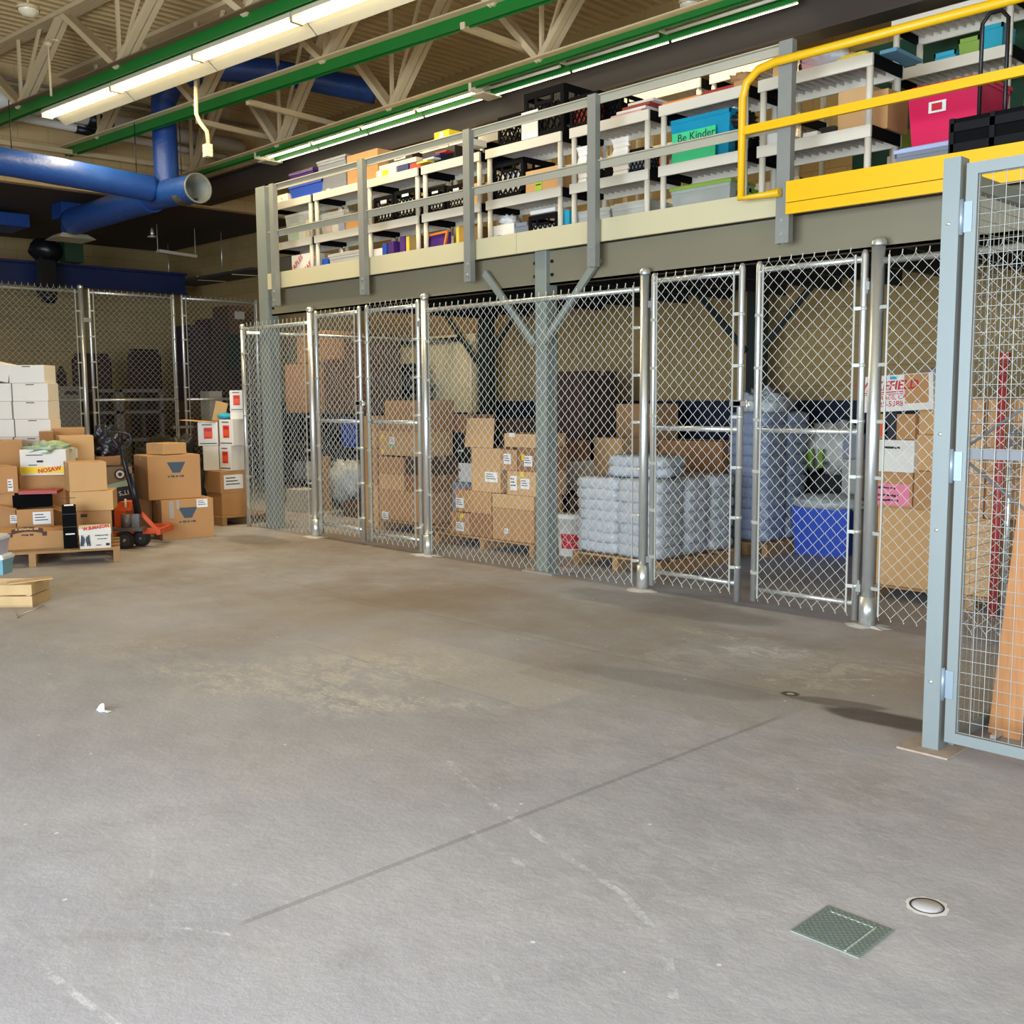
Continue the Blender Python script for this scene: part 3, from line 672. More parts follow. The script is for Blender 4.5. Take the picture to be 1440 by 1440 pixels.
for z in (.3, 1.22, 2.22):
    MB().tube([(-.012,-.028,z-.07), (-.012,-.028,z+.07)], .009, 8).box(-.02, .03, -.024, -.019, z-.06, z+.06).build('hinge', mat('hinge_steel', '8b9aa3', .35, .4), t, world=False)
t = thing('mesh_partition', 'square welded mesh partition running back from the gate post', 'partition', (GX+.03, GY+.08, 0))
MB().box(-.02, .02, 0, .04, 0, 2.4).box(-.02, .02, 1.9, 1.94, 0, 2.4).box(-.02, .02, .04, 1.9, 0.02, .06).box(-.02, .02, .04, 1.9, 2.34, 2.4).build('frame', greyw, t, world=False)
grid(MB(), (0, .04, 0), (0,1,0), 1.86, .06, 2.34, n=V((1,0,0))).build('wire_mesh', mat('grey_mesh_wire', 'a8aaa2', .45, .4), t, world=False)
for i, (lab, a, b_, wd, h) in enumerate((('wide orange pine plank leaning behind the square mesh gate', (-1.71, 4.72, 0), (-1.52, 4.72, 2.3), .14, .035),
                 ('second orange pine plank leaning behind the mesh gate', (-1.60, 4.86, 0), (-1.40, 4.86, 2.2), .14, .035),
                 ('shorter orange board leaning in front of the pine planks', (-1.56, 4.66, .62), (-1.40, 4.66, 1.9), .05, .03),
                 ('knotty pine stud behind the planks at the right edge', (-1.44, 4.9, 0), (-1.28, 4.9, 2.2), .09, .04))):
    if i == 2: a = (-1.56, 4.66, 0); 
    single('lumber_plank', MB().bar(a, b_, wd, h, (0,1,0)), woodo, lab, 'plank', 'leaning lumber')
t = thing('steel_bar', 'pile of thin grey metal lengths on the floor behind the mesh gate', 'metal bars', (-1.7, 5.1, 0))
MB().bar((-1.78, 4.75, .02), (-1.7, 5.9, .02), .03, .03).bar((-1.72, 4.6, .02), (-1.75, 5.5, .03), .02, .02).bar((-1.68, 4.9, .04), (-1.74, 6.1, .05), .04, .02).build('bars', galv, t)

# ================================================================ generic containers
def shipping_label(par, w, h, d, lx, lz, lw, lh, m=None, name='paper_label', ink=True, face='-y'):
    m = m or paper
    if face == '-y':
        o = MB().box(lx-lw/2, lx+lw/2, -d/2-.004, -d/2-.002, lz-lh/2, lz+lh/2).build(name, m, par, world=False)
        if ink:
            k = MB()
            for j in range(3): k.box(lx-lw*.4, lx+lw*(.1+.12*j), -d/2-.0052, -d/2-.0042, lz+lh*(.25-.22*j), lz+lh*(.32-.22*j))
            k.build('print', inkk, o, world=False)
    else:
        o = MB().box(w/2+.002, w/2+.004, lx-lw/2, lx+lw/2, lz-lh/2, lz+lh/2).build(name, m, par, world=False)
        if ink:
            k = MB()
            for j in range(3): k.box(w/2+.0042, w/2+.0052, lx-lw*.4, lx+lw*(.1+.12*j), lz+lh*(.25-.22*j), lz+lh*(.32-.22*j))
            k.build('print', inkk, o, world=False)
    return o
def scribble(par, x0, x1, z, h, y, m, seed=1, name='small_print'):
    # one line of printing too small to read
    rr = random.Random(seed); k = MB(); x = x0
    while x < x1-h*.4:
        w = min(h*rr.uniform(.5, 1.6), x1-x); k.box(x, x+w, y-.001, y, z-h*rr.uniform(.25, .5), z+h*rr.uniform(.2, .5)); x += w+h*rr.choice((.1, .1, .5))
    return k.build(name, m, par, world=False)
def carton(label, x, y, z, w, d, h, rot=0, m=None, name='cardboard_box', tp=True, opened=False, lid=False, cat='box', group=None, flap_m=None, labels=(), tilt=0):
    m = m or kraft
    t = thing(name, label, cat, (x, y, z), rot, group)
    if tilt: t.rotation_euler = (0, tilt, rot)
    if opened:
        e = .006
        MB().box(-w/2, w/2, -d/2, -d/2+e, 0, h).box(-w/2, w/2, d/2-e, d/2, 0, h).box(-w/2, -w/2+e, -d/2+e, d/2-e, 0, h).box(w/2-e, w/2, -d/2+e, d/2-e, 0, h).box(-w/2+e, w/2-e, -d/2+e, d/2-e, 0, e).build('body', m, t, world=False)
        fl = min(d*.45, .22)
        f1 = MB().bar((0, d/2, h), (0, d/2+fl*.25, h+fl), w, e, (0,0,1)); f1.build('flap', flap_m or m, t, world=False)
        f2 = MB().bar((-w/2, 0, h), (-w/2-fl*.8, 0, h+fl*.25), d, e, (0,0,1)); f2.build('flap', flap_m or m, t, world=False)
        f3 = MB().bar((w/2, 0, h), (w/2+fl*.7, 0, h-fl*.3), d, e, (0,0,1)); f3.build('flap', flap_m or m, t, world=False)
    elif lid:
        MB().taper(0, 0, 0, h*.75, w*.95, d*.95, w*.975, d*.975).build('body', m, t, world=False)
        MB().box(-w/2, w/2, -d/2, d/2, h*.7, h).build('lid', flap_m or m, t, world=False)
    else:
        MB().box(-w/2, w/2, -d/2, d/2, 0, h).build('body', m, t, world=False, bevel=.004)
        if tp:
            MB().box(-w/2-.0015, w/2+.0015, -.025, .025, h-.05, h+.0015).box(-w/2-.001, w/2+.001, -d/2-.0012, d/2+.0012, h*.499, h*.5).build('tape', tape, t, world=False)
    for L_ in labels:
        shipping_label(t, w, h, d, L_[0]*w if len(L_) < 7 or L_[6] == '-y' else L_[0]*d, L_[1]*h, L_[2], L_[3], L_[4] if len(L_) > 4 else None, ink=L_[5] if len(L_) > 5 else True, face=L_[6] if len(L_) > 6 else '-y')
    return t
def zat(px, py, dep):
    # height seen at row py on the upright line that stands at forward depth dep
    q = ond(px, 700, dep)-cC; r_ = ray(px, py)
    return EYE+r_.z*math.hypot(q.x, q.y)/math.hypot(r_.x, r_.y)
def facing(px0, px1, yt, yb, dep):
    # a camera-facing front between pixel columns at forward depth dep -> front centre, width, z range
    a = ond(px0, 700, dep); b_ = ond(px1, 700, dep); pm = (px0+px1)/2
    return (a+b_)/2, (b_-a).length, zat(pm, yb, dep), zat(pm, yt, dep)
def cb(label, px0, px1, yt, yb, dep, d=.35, drot=0, z0=None, **k):
    # front face seen between px0 and px1, turned drot away from facing the camera
    m_, w, zb, zt = facing(px0, px1, yt, yb, dep)
    if z0 is not None: zb = z0
    th = math.atan((720-(px0+px1)/2)/FPX)
    r_ = YAW+th+drot
    c = m_+V((-math.sin(r_), math.cos(r_), 0))*(d/2)
    return carton(label, c.x, c.y, zb, w*math.cos(th)/math.cos(drot), d, zt-zb, r_, **k)
def ca(label, px0, px1, yt, yb, y, d=.35, z0=None, z1=None, **k):
    # axis aligned: front face in the plane y
    ym = (yt+(yb or yt))/2 if yb else 230
    if y == 6.765 and z0 is not None and z0 < 3.6: d = min(d, .32)
    a = ony(px0, ym, y); b_ = ony(px1, ym, y)
    zb = z0 if z0 is not None else ony((px0+px1)/2, yb, y).z
    zt = z1 if z1 is not None else ony((px0+px1)/2, yt, y).z
    return carton(label, (a.x+b_.x)/2, y+d/2, zb, b_.x-a.x, d, zt-zb, 0, **k)
def tub(label, x, y, z, w, d, h, rot, body, lidm, name='storage_tub', group=None, cat='tub', contents=None, lid=True):
    t = thing(name, label, cat, (x, y, z), rot, group)
    q = [(-w*.44,-d*.42,0),(w*.44,-d*.42,0),(w*.44,d*.42,0),(-w*.44,d*.42,0)]; e = .004
    lh = .03 if lid else 0
    mb = MB().taper(0, 0, 0, e, w*.88, d*.84, w*.88, d*.84)
    b0 = [(-w*.44,-d*.42),(w*.44,-d*.42),(w*.44,d*.42),(-w*.44,d*.42)]; b1 = [(-w*.49,-d*.49),(w*.49,-d*.49),(w*.49,d*.49),(-w*.49,d*.49)]
    for i in range(4):
        j = (i+1) % 4
        inn = lambda p: (p[0]*(1-2*e/w), p[1]*(1-2*e/d))
        mb.hexa([(*b0[i],0),(*b0[j],0),(*inn(b0[j]),0),(*inn(b0[i]),0)], [(*b1[i],h-lh),(*b1[j],h-lh),(*inn(b1[j]),h-lh),(*inn(b1[i]),h-lh)])
    mb.box(-w/2, w/2, -d/2, -d/2+.012, h-lh-.03, h-lh).box(-w/2, w/2, d/2-.012, d/2, h-lh-.03, h-lh).box(-w/2, -w/2+.012, -d/2, d/2, h-lh-.03, h-lh).box(w/2-.012, w/2, -d/2, d/2, h-lh-.03, h-lh)
    mb.build('body', body, t, world=False)
    if lid: MB().box(-w/2-.006, w/2+.006, -d/2-.006, d/2+.006, h-.035, h-.012).taper(0,0,h-.012,h, w*.94, d*.94, w*.9, d*.9).build('lid', lidm, t, world=False)
    if contents:
        rr = random.Random(int(x*100)); 
        for i, cm in enumerate(contents):
            wx = w*.78/len(contents); cx = -w*.39+wx*(i+.5)
            MB().box(cx-wx*.46, cx+wx*.46, -d*.36, d*.36, .006, h*(.5+.3*rr.random())).build('contents', cm, t, world=False)
    return t
def ta(label, px0, px1, yt, yb, y, d, body, lidm=None, z0=None, z1=None, **k):
    ym = (yt+(yb or yt))/2 if yb else 230
    if y == 6.765 and z0 is not None and z0 < 3.6: d = min(d, .32)
    a = ony(px0, ym, y); b_ = ony(px1, ym, y); zt = z1 if z1 is not None else ony((px0+px1)/2, yt, y).z
    zb = z0 if z0 is not None else ony((px0+px1)/2, yb, y).z
    return tub(label, (a.x+b_.x)/2, y+d/2, zb, b_.x-a.x, d, zt-zb, 0, body, lidm or body, **k)
def crate_mesh(w=.33, d=.33, h=.28):
    mb = MB(); e = .012
    def side(o, u, W):
        o = V(o); u = V(u); n = V((u.y, -u.x, 0))
        f = lambda s_, z: o+u*s_+V((0,0,z))
        mb.bar(f(0,.02), f(W,.02), .012, .04).bar(f(0,h-.02), f(W,h-.02), .014, .04).bar(f(.015,0), f(.015,h), .03, .012, n).bar(f(W-.015,0), f(W-.015,h), .03, .012, n)
        mb.bar(f(W*.3,h-.075), f(W*.7,h-.075), .01, .02).bar(f(W*.3,h-.04), f(W*.3,h-.08), .02, .01, n).bar(f(W*.7,h-.04), f(W*.7,h-.08), .02, .01, n)
        k = 6
        for i in range(-2, k+1):
            for s_ in (1, -1):
                z0_, z1_ = .04, h-.085; dx = (z1_-z0_)*.62
                x0_ = W*i/k; x1_ = x0_+dx
                if s_ < 0: x0_, x1_ = x1_, x0_
                # clip to the panel
                a_, b_, za, zb = x0_, x1_, z0_, z1_
                def cl(xc, a_, za, b_, zb):
                    return (xc, za+(zb-za)*(xc-a_)/(b_-a_))
                lo, hi = .02, W-.02
                if max(a_, b_) < lo or min(a_, b_) > hi: continue
                if a_ < lo: a_, za = cl(lo, a_, za, b_, zb)
                elif a_ > hi: a_, za = cl(hi, a_, za, b_, zb)
                if b_ < lo: b_, zb = cl(lo, a_, za, b_, zb)
                elif b_ > hi: b_, zb = cl(hi, a_, za, b_, zb)
                mb.bar(f(a_, za), f(b_, zb), .008, .011, n)
    side((-w/2,-d/2,0), (1,0,0), w); side((w/2,-d/2,0), (0,1,0), d); side((w/2,d/2,0), (-1,0,0), w); side((-w/2,d/2,0), (0,-1,0), d)
    mb.box(-w/2+.01, w/2-.01, -d/2+.01, d/2-.01, 0, .008)
    return mb
crate0 = crate_mesh().build('crate_proto', black); crate_data = crate0.data; bpy.data.objects.remove(crate0)
def crate(label, x, y, z, rot=0, s=1.0, group='black milk crates', fill=None, tagp=False):
    t = thing('milk_crate', label, 'milk crate', (x, y, z), rot, group)
    o = bpy.data.objects.new('lattice_body', crate_data); COL.objects.link(o); o.parent = t; o.scale = (s, s, s); o['_w'] = (0,0,0)
    if fill: MB().box(-.14*s, .14*s, -.14*s, .14*s, .01, .2*s).build('contents', fill, t, world=False)
    if tagp: MB().box(-.05*s, .05*s, -.17*s, -.167*s, .2*s, .245*s).build('name_card', paper, t, world=False)
    return t
def cra(label, px0, px1, yt, y, z0, **k):
    a = ony(px0, yt+15, y); b_ = ony(px1, yt+15, y); s = (b_.x-a.x)/.33
    return crate(label, (a.x+b_.x)/2, y+.165*s, z0, 0, s, **k)
def pallet(label, x, y, w, d, rot=0, h=.12, group='wooden pallets', m=None):
    t = thing('wooden_pallet', label, 'pallet', (x, y, 0), rot, group); m = m or woodp
    n = 6
    for i in range(n):
        yy = -d/2+(d-.09)*i/(n-1); MB().box(-w/2, w/2, yy, yy+.09, h-.018, h).build('deck_board', m, t, world=False)
    for xx in (-w/2, -.03, w/2-.06): MB().box(xx, xx+.06, -d/2, d/2, .018 if False else .0, h-.018).build('stringer', m, t, world=False)
    return t
def bag_mesh(w, d, h, seed, amp=.10):
    mb = MB(); nu, nv = 26, 12
    vs = []; fs = []
    for j in range(nv+1):
        ph = -math.pi/2+math.pi*j/nv
        for i in range(nu):
            th = 2*math.pi*i/nu
            sx = lambda q, p: math.copysign(abs(q)**p, q)
            x_ = sx(math.cos(th), .35)*sx(math.cos(ph), .32)*w/2; y_ = sx(math.sin(th), .35)*sx(math.cos(ph), .32)*d/2; z_ = sx(math.sin(ph), .7)*h/2
            k = amp*h*noise.noise(V((x_*9+seed, y_*9, z_*20)))*1.5
            vs.append((x_*(1+k), y_*(1+k), z_+h/2+k*(.5 if abs(ph) < 1.2 else .2)))
    for j in range(nv):
        for i in range(nu): fs.append((j*nu+i, j*nu+(i+1) % nu, (j+1)*nu+(i+1) % nu, (j+1)*nu+i))
    return mb.add(vs, fs, True)
# ================================================================ mezzanine shelving
T1, T2, T3 = 2.80, 3.29, 3.745
YS = 6.70
def shelving(label, x0, x1, y0=YS, dep=.45, tiers=(T2, T3), base=T1, top=None, group='white plastic shelving units'):
    t = thing('shelving_unit', label, 'shelving unit', ((x0+x1)/2, y0+dep/2, base), 0, group)
    for z in tiers:
        s_ = MB()
        s_.box(x0, x1, y0, y0+.02, z-.08, z).box(x0, x1, y0+dep-.02, y0+dep, z-.08, z).box(x0+.004, x1-.004, y0+.02, y0+dep-.02, z-.014, z-.002)
        o = s_.build('shelf', shelfm, t)
        k = MB(); n = int((x1-x0)/.06)
        for i in range(1, n): xx = x0+(x1-x0)*i/n; k.box(xx-.003, xx+.003, y0+.02, y0+dep-.02, z-.04, z-.014)
        k.build('ribs', shelfu, o)
        for xe in (x0-.001, x1-.012): MB().box(xe, xe+.013, y0+.02, y0+dep-.02, z-.08, z-.001).build('end_band', black, o)
    tp = top or max(tiers)-.08
    for xx in (x0+.03, x1-.03):
        for yy in (y0+.03, y0+dep-.03):
            lo = base
            for z in list(tiers):
                if lo < z-.08: MB().tube([(xx, yy, lo), (xx, yy, z-.08)], .024, 10).build('leg', shelfm, t)
                lo = z
            if top: MB().tube([(xx, yy, lo), (xx, yy, top)], .024, 10).build('leg', shelfm, t)
    return t
U = [(-10.95,-10.05,'far left one behind the first railing post'), (-9.99,-9.08,'second from the left, with the clear white tub at its foot'), (-9.02,-8.18,'third from the left, with purple binders at its foot'),
     (-8.12,-7.28,'fourth from the left, with the slanted purple frame'), (-7.2,-6.26,'fifth from the left, with orange-flecked lip'), (-6.16,-5.32,'sixth from the left, with white pouches hanging'),
     (-5.22,-4.42,'seventh from the left, holding the teal tote'), (-4.33,-3.46,'rightmost of the front row, beside the magenta tub')]
for x0, x1, d_ in U: shelving('white plastic shelving unit, '+d_, x0, x1)
# rear row, taller
RG = 'rear row shelving units'
shelving('tall white shelving unit in the rear row holding the teal caddies', -3.86, -2.98, 7.75, .45, (3.3, 3.92, 4.28), T1, None, RG)
for i, (a, b_, l_) in enumerate(((-9.6,-8.7,'behind the black crates and yellow box'), (-8.6,-7.7,'behind the wire crate'), (-7.6,-6.7,'behind the paper-covered crate'), (-6.6,-5.7,'behind the magazine heap'), (-5.6,-4.7,'behind the teal tote'), (-2.85,-1.95,'at the far right edge'))):
    shelving('tall white rear shelving unit, '+l_, a, b_, 7.9, .45, (3.3, 3.8, 4.3), T1, None, RG)
g_ = mat('dark_green_backdrop', '0f3d26', .7)
single('green_backboard', MB().box(-4.6, 1, 8.6, 8.63, 2.8, 4.42), g_, 'dark green board standing behind the rear shelves at right', 'board')
c_pur = col('purple_plastic', '4b2370'); c_blu = col('royal_blue_plastic', '1f4bb5'); c_navy = col('navy_blue', '1e2c66'); c_teal = col('teal_plastic', '1c93a6', .3)
c_mag = col('magenta_plastic', 'd0174e', .3); c_grn = col('pale_green_paper', '7cc08a'); c_yel = col('yellow_paper', 'e3c447'); c_org = col('orange_paper', 'e0802c')
c_pnk = col('pink_paper', 'd99a9a'); c_lime = col('lime_green', '7c9a3a'); c_red = col('dull_red', 'a3322c'); c_sgrn = col('sign_green', '2fbf7d'); c_gry = col('grey_plastic', '8d9096'); c_cyan = col('cyan_plastic', '2aa2bd')
c_wht = col('plain_white', 'e6e3da'); c_blk = col('flat_black', '1b1a1c')
ya = 6.765
# -- tier 3 (top)
ta('blue storage tote on the top shelf at the far left of the mezzanine', 404, 452, 262, None, ya, .4, c_blu, z0=T3, z1=3.94)
ta('translucent purple tub stacked on the blue tote at far left', 405, 440, 240, None, ya+.05, .3, mat('purple_clear', '4a2a68', .3, alpha=.8), z0=3.942, z1=4.07, lid=False)
ca('small white printed carton left of the blue tote on the top shelf', 388, 403, 0, None, ya, .2, z0=T3, z1=T3+.10, m=whitec, tp=False, labels=((0,.5,.05,.05),))
ta('grey translucent tote with white band on the second top shelf', 446, 486, 0, None, ya, .35, clearb, z0=T3, z1=4.1)
ca('plain brown carton on the top shelf behind the second railing post', 488, 531, 0, None, ya, .4, z0=T3, z1=4.06, m=kraft)
ca('white carton with yellow patches on the third top shelf', 528, 556, 0, None, ya, .3, z0=T3, z1=3.83, m=whitec, tp=False, labels=((0,.5,.1,.06,stky,False),))
ca('flat white board lying over the yellow-patched carton', 527, 585, 0, None, ya+.02, .38, z0=3.832, z1=3.88, m=whitec, tp=False)
ca('navy open binder on the third top shelf', 558, 574, 0, None, ya, .25, z0=T3, z1=T3+.085, m=c_navy, tp=False, name='binder', cat='binder')
ca('red and white striped packet at the right end of the third top shelf', 576, 592, 0, None, ya, .2, z0=T3, z1=T3+.07, m=c_red, tp=False, name='packet', cat='packet')
ca('black and white board game box on top of the flat white board', 546, 580, 0, None, ya+.05, .3, z0=3.882, z1=3.95, m=c_blk, tp=False, name='game_box', labels=((0,.5,.18,.03),))
ca('white paper stack topped with black printing on the fourth top shelf', 594, 630, 0, None, ya+.02, .34, z0=T3+.14, z1=T3+.19, m=whitec, tp=False, name='paper_stack', cat='papers', labels=((.0,.5,.2,.035),))
ca('dark clipboard pile under the printed paper stack', 594, 640, 0, None, ya, .36, z0=T3, z1=T3+.14, m=c_blk, tp=False, name='clipboard_pile', cat='clipboards', labels=((-.2,.4,.12,.03),))
ca('small yellow and white carton standing on the printed paper stack', 611, 632, 0, None, ya+.05, .16, z0=T3+.191, z1=T3+.32, m=stky, tp=False, labels=((0,.5,.05,.1,paper,False),))
ca('heap of glossy magazines at the right end of the fourth top shelf', 632, 652, 0, None, ya, .3, z0=T3+.141, z1=T3+.2, m=c_wht, tp=False, name='magazine_stack', cat='magazines')
ca('purple folder standing behind the yellow carton', 634, 640, 0, None, ya+.2, .03, z0=T3+.2, z1=T3+.33, m=c_pur, tp=False, name='folder', cat='folder')
cra('dark wire crate at the left end of the fifth top shelf', 701, 736, 200, ya, T3)
cra('large black milk crate with a white paper pinned to its front', 738, 794, 175, ya, T3, fill=c_blk)
q = ony(740, 200, ya-.01); q2 = ony(757, 175, ya-.01)
single('paper_sheet', MB().box(q.x-.05, q.x+.15, ya-.018, ya-.013, T3+.02, T3+.25), paper, 'white paper sheet taped over the large black crate', 'paper')
cra('black milk crate with red things inside on the sixth top shelf', 802, 842, 150, ya, T3, fill=c_red)
cra('upper black milk crate beside the magazine heap', 838, 874, 150, ya+.1, T3, fill=c_blk)
for i in range(5):
    a = ony(862+i*9, 160, ya+.02*i)
    o = single('magazine', MB().cbox((a.x+.06, ya+.18, T3+.012+.022*i), (.34-.02*i, .3, .02)), [c_wht, c_pnk, c_wht, c_red, c_wht][i], ['lowest white', 'second pink-edged', 'middle white', 'fourth red-edged', 'topmost creased white'][i]+' magazine in the heap on the sixth top shelf', 'magazine', 'magazines on the sixth top shelf')
ca('orange folder pile on the seventh top shelf', 930, 985, 0, None, ya, .34, z0=T3, z1=T3+.035, m=c_org, tp=False, name='folder_pile', cat='folders')
ca('flat red file pack beside the orange folders', 988, 1030, 0, None, ya, .3, z0=T3, z1=T3+.045, m=c_red, tp=False, name='file_pack', cat='files')
ca('brown padded envelope stack at the right end of the seventh top shelf', 1030, 1052, 0, None, ya, .3, z0=T3, z1=T3+.06, m=kraft, tp=False, name='envelope_stack', cat='envelopes')
ca('tall clear and brown packet behind the yellow gate top corner', 1084, 1098, 0, None, ya, .2, z0=T3, z1=T3+.17, m=kraftl, tp=False, name='packet', cat='packet')
ta('pink wire basket on the rightmost top shelf', 1122, 1150, 0, None, ya, .3, c_pnk, z0=T3, z1=T3+.1, lid=False, name='basket', cat='basket')
single('plastic_bag', MB().blob((onyx := ony(1165, 95, ya+.1)).to_tuple()[:2]+(T3+.07,), (.16,.12,.085), .5, 4), filmc, 'crumpled clear plastic bag on the rightmost top shelf', 'bag')
ca('yellow notepad stack on the rightmost top shelf', 1172, 1192, 0, None, ya, .3, z0=T3, z1=T3+.03, m=c_yel, tp=False, name='notepad_stack', cat='notepads')
single('wrapping_paper', MB().tube([(-4.2,7.05,T3+.13), (-3.85,7.05,T3+.13)], .03, 10), c_blk, 'black wavy gift wrap roll over the pink basket', 'roll')
ca('teal flat book pack at the right end of the rightmost top shelf', 1232, 1256, 0, None, ya+.02, .38, z0=T3, z1=T3+.025, m=col('dusty_teal_book', '5d8fa3'), tp=False, name='book', cat='book')
# -- tier 2
ta('clear tub full of green and yellow papers, scalloped rim, far left middle shelf', 398, 437, 0, None, ya, .35, clearp, z0=T2, z1=3.6, contents=(c_grn, c_wht, c_yel), lid=False)
ta('clear tub of pink and white packets on the second middle shelf', 447, 482, 0, None, ya, .35, clearp, z0=T2, z1=3.53, contents=(c_pnk, c_wht, c_blu), lid=True)
ca('brown carton on the second middle shelf behind the railing post', 484, 512, 0, None, ya, .35, z0=T2, z1=T2+.16, m=kraft)
cra('black milk crate with striped front on the third middle shelf, left one', 527, 554, 300, ya, T2, fill=c_wht, tagp=True)
cra('black milk crate with round holes on the third middle shelf, right one', 556, 586, 300, ya, T2, fill=c_wht, tagp=True)
cra('black milk crate just right of the third unit legs', 599, 626, 290, ya, T2, fill=c_wht, tagp=True)
cra('black milk crate beside the tall railing post on the fourth middle shelf', 629, 655, 280, ya, T2, fill=c_wht, tagp=True)
ca('narrow orange-brown carton at the right end of the fourth middle shelf', 663, 675, 0, None, ya, .3, z0=T2, z1=T2+.2, m=kraftl)
cra('black milk crate of papers at the left of the fifth middle shelf', 694, 737, 255, ya, T2, fill=c_wht)
t_ = ca('orange-brown carton with a lime green label on the fifth middle shelf', 739, 786, 0, None, ya, .35, z0=T2, z1=T2+.2, m=kraftl, labels=((-.1,.45,.08,.14,mat('lime_label', 'a6c832', .6),True),))
cra('black milk crate behind white pouches, left on the sixth middle shelf', 826, 846, 200, ya+.05, T2, fill=c_blk)
cra('black milk crate at the right of the sixth middle shelf', 880, 911, 200, ya, T2, fill=c_gry)
cra('black milk crate between the two white pouches', 846, 866, 200, ya+.05, T2, fill=c_blk)
for lab, p0, p1 in (('left white paper pouch hanging on the sixth middle shelf crates', 812, 825), ('right white paper pouch hanging on the sixth middle shelf crates', 861, 883)):
    a = ony(p0, 230, ya-.03); b_ = ony(p1, 230, ya-.03)
    o = MB(); n = 8
    for i in range(n): 
        z_ = T2+.005+.29*i/n; z2 = T2+.005+.29*(i+1)/n; f = .012*math.sin(i*1.3); f2 = .012*math.sin((i+1)*1.3)
        o.hexa([(a.x+f,ya-.03,z_),(b_.x+f,ya-.03,z_),(b_.x+f,ya-.01,z_),(a.x+f,ya-.01,z_)], [(a.x+f2,ya-.03+f2*.6,z2),(b_.x-f2,ya-.03+f2*.6,z2),(b_.x-f2,ya-.01,z2),(a.x+f2,ya-.01,z2)])
    single('paper_pouch', o, c_wht, lab, 'paper pouch', 'white paper pouches')
t_ = ta('teal translucent tote with a bright green handwritten sign', 941, 1026, 0, None, ya, .36, mat('teal_clear', '1b8fae', .25, alpha=.9), z0=T2, z1=T2+.34, lid=False, contents=(c_navy, c_wht, c_teal))
wt = (ony(1026, 200, ya)-ony(941, 200, ya)).x
s_ = MB().box(-wt*.42, wt*.3, -.186, -.182, .0, .23).build('green_sign', c_sgrn, t_, world=False)
text('Be Kinder.', .085, inkk, s_, (wt*.0, -.188, .185), sx=1.0, name='handwriting')
scribble(s_, -.1, .1, .075, .018, -.1825, inkk, 11, 'handwriting'); scribble(s_, -.06, .06, .045, .016, -.1825, inkk, 12, 'handwriting')
_q = ony(934, 225, ya+.05)
single('orange_ball', MB().blob((_q.x, ya+.05, T2+.06), (.04,.04,.06), 0, 1, 16, 12), c_org, 'small orange egg-shaped object standing left of the teal tote', 'ball')
single('paper_sheet', MB().box(-4.95, -4.6, ya+.05, ya+.3, T2+.342, T2+.352), paper, 'loose white papers on top of the teal tote', 'papers')
cra('black crate of cords right of the teal tote behind the yellow gate', 1034, 1056, 185, ya, T2, fill=c_blk)
ca('white pouch pack at the left of the rightmost middle shelf', 1072, 1098, 0, None, ya, .3, z0=T2, z1=T2+.09, m=c_wht, tp=False, name='pouch_pack', cat='pouches')
t_ = ca('tall brown carton with dark slits on the rightmost middle shelf', 1176, 1222, 0, None, ya+.1, .35, z0=T2, z1=T2+.3, m=kraftl)
t_2 = ca('second brown carton on the rightmost middle shelf beside the shelf leg', 1224, 1246, 0, None, ya+.12, .3, z0=T2, z1=T2+.26, m=kraft)
ca('white plastic dish on the rightmost middle shelf', 1128, 1148, 0, None, ya, .2, z0=T2, z1=T2+.045, m=c_wht, tp=False, name='dish', cat='dish')
ca('black binder with a dark arch on the rightmost middle shelf', 1150, 1172, 0, None, ya+.05, .2, z0=T2, z1=T2+.07, m=c_blk, tp=False, name='binder', cat='binder')
# -- floor of the mezzanine
ca('dark grey bin at the foot of the far left shelving unit', 389, 405, 0, None, ya, .3, z0=T1, z1=T1+.34, m=col('charcoal_bin', '3a3b38'), tp=False, name='bin', cat='bin')
t_ = ca('white carton with red STAPLES lettering at the far left foot', 406, 437, 0, None, ya-.02, .35, z0=T1, z1=T1+.33, m=whitec)
text('STAPLES', .085, inkr, t_, (-.12, -.182, .22), (R(90), R(-35), 0), name='red_lettering'); text('STAPLES', .085, inkr, t_, (.15, -.182, .2), (R(90), R(-35), 0), name='red_lettering')
ca('blue standing binder left of the clear white tub', 449, 457, 0, None, ya, .25, z0=T1, z1=T1+.24, m=c_blu, tp=False, name='binder', cat='binder')
ta('long clear tub of white sheets at the foot of the second unit', 459, 503, 0, None, ya, .35, mat('milky_plastic', 'cfcfc4', .3, alpha=.6), z0=T1, z1=T1+.28, contents=(c_wht,))
ca('white packets at the foot of the third unit behind the toe board', 522, 535, 0, None, ya, .2, z0=T1, z1=3.05, m=c_wht, tp=False, name='packet', cat='packet')
for lab, p0, p1, h_, m_ in (('blue binder in the row at the foot of the third unit', 535, 541, .29, c_blu), ('purple binder right of the blue one at the foot of the third unit', 543, 551, .3, c_pur),
    ('purple binder left of the fourth shelving leg', 560, 567, .33, c_pur), ('yellow spine binder at the foot of the third unit', 569, 573, .32, c_yel), ('olive brown binder at the right foot of the third unit', 574, 584, .32, col('olive_brown', '7d6a3a')),
    ('yellow binder left of the tall railing post', 640, 644, .33, c_yel), ('wide brown portfolio by the tall railing post', 645, 651, .33, col('ochre', 'a67c30')), ('golden portfolio right of the tall railing post', 664, 672, .3, col('gold_brown', '7d6434'))):
    ca(lab, p0, p1, 0, None, ya, .25, z0=T1, z1=T1+h_, m=m_, tp=False, name='binder', cat='binder')
t_ = ca('slanted purple picture panel in an orange wooden frame', 598, 629, 0, None, ya+.02, .04, z0=T1, z1=T1+.3, m=c_pur, tp=False, name='framed_panel', cat='framed panel')
wf = .34
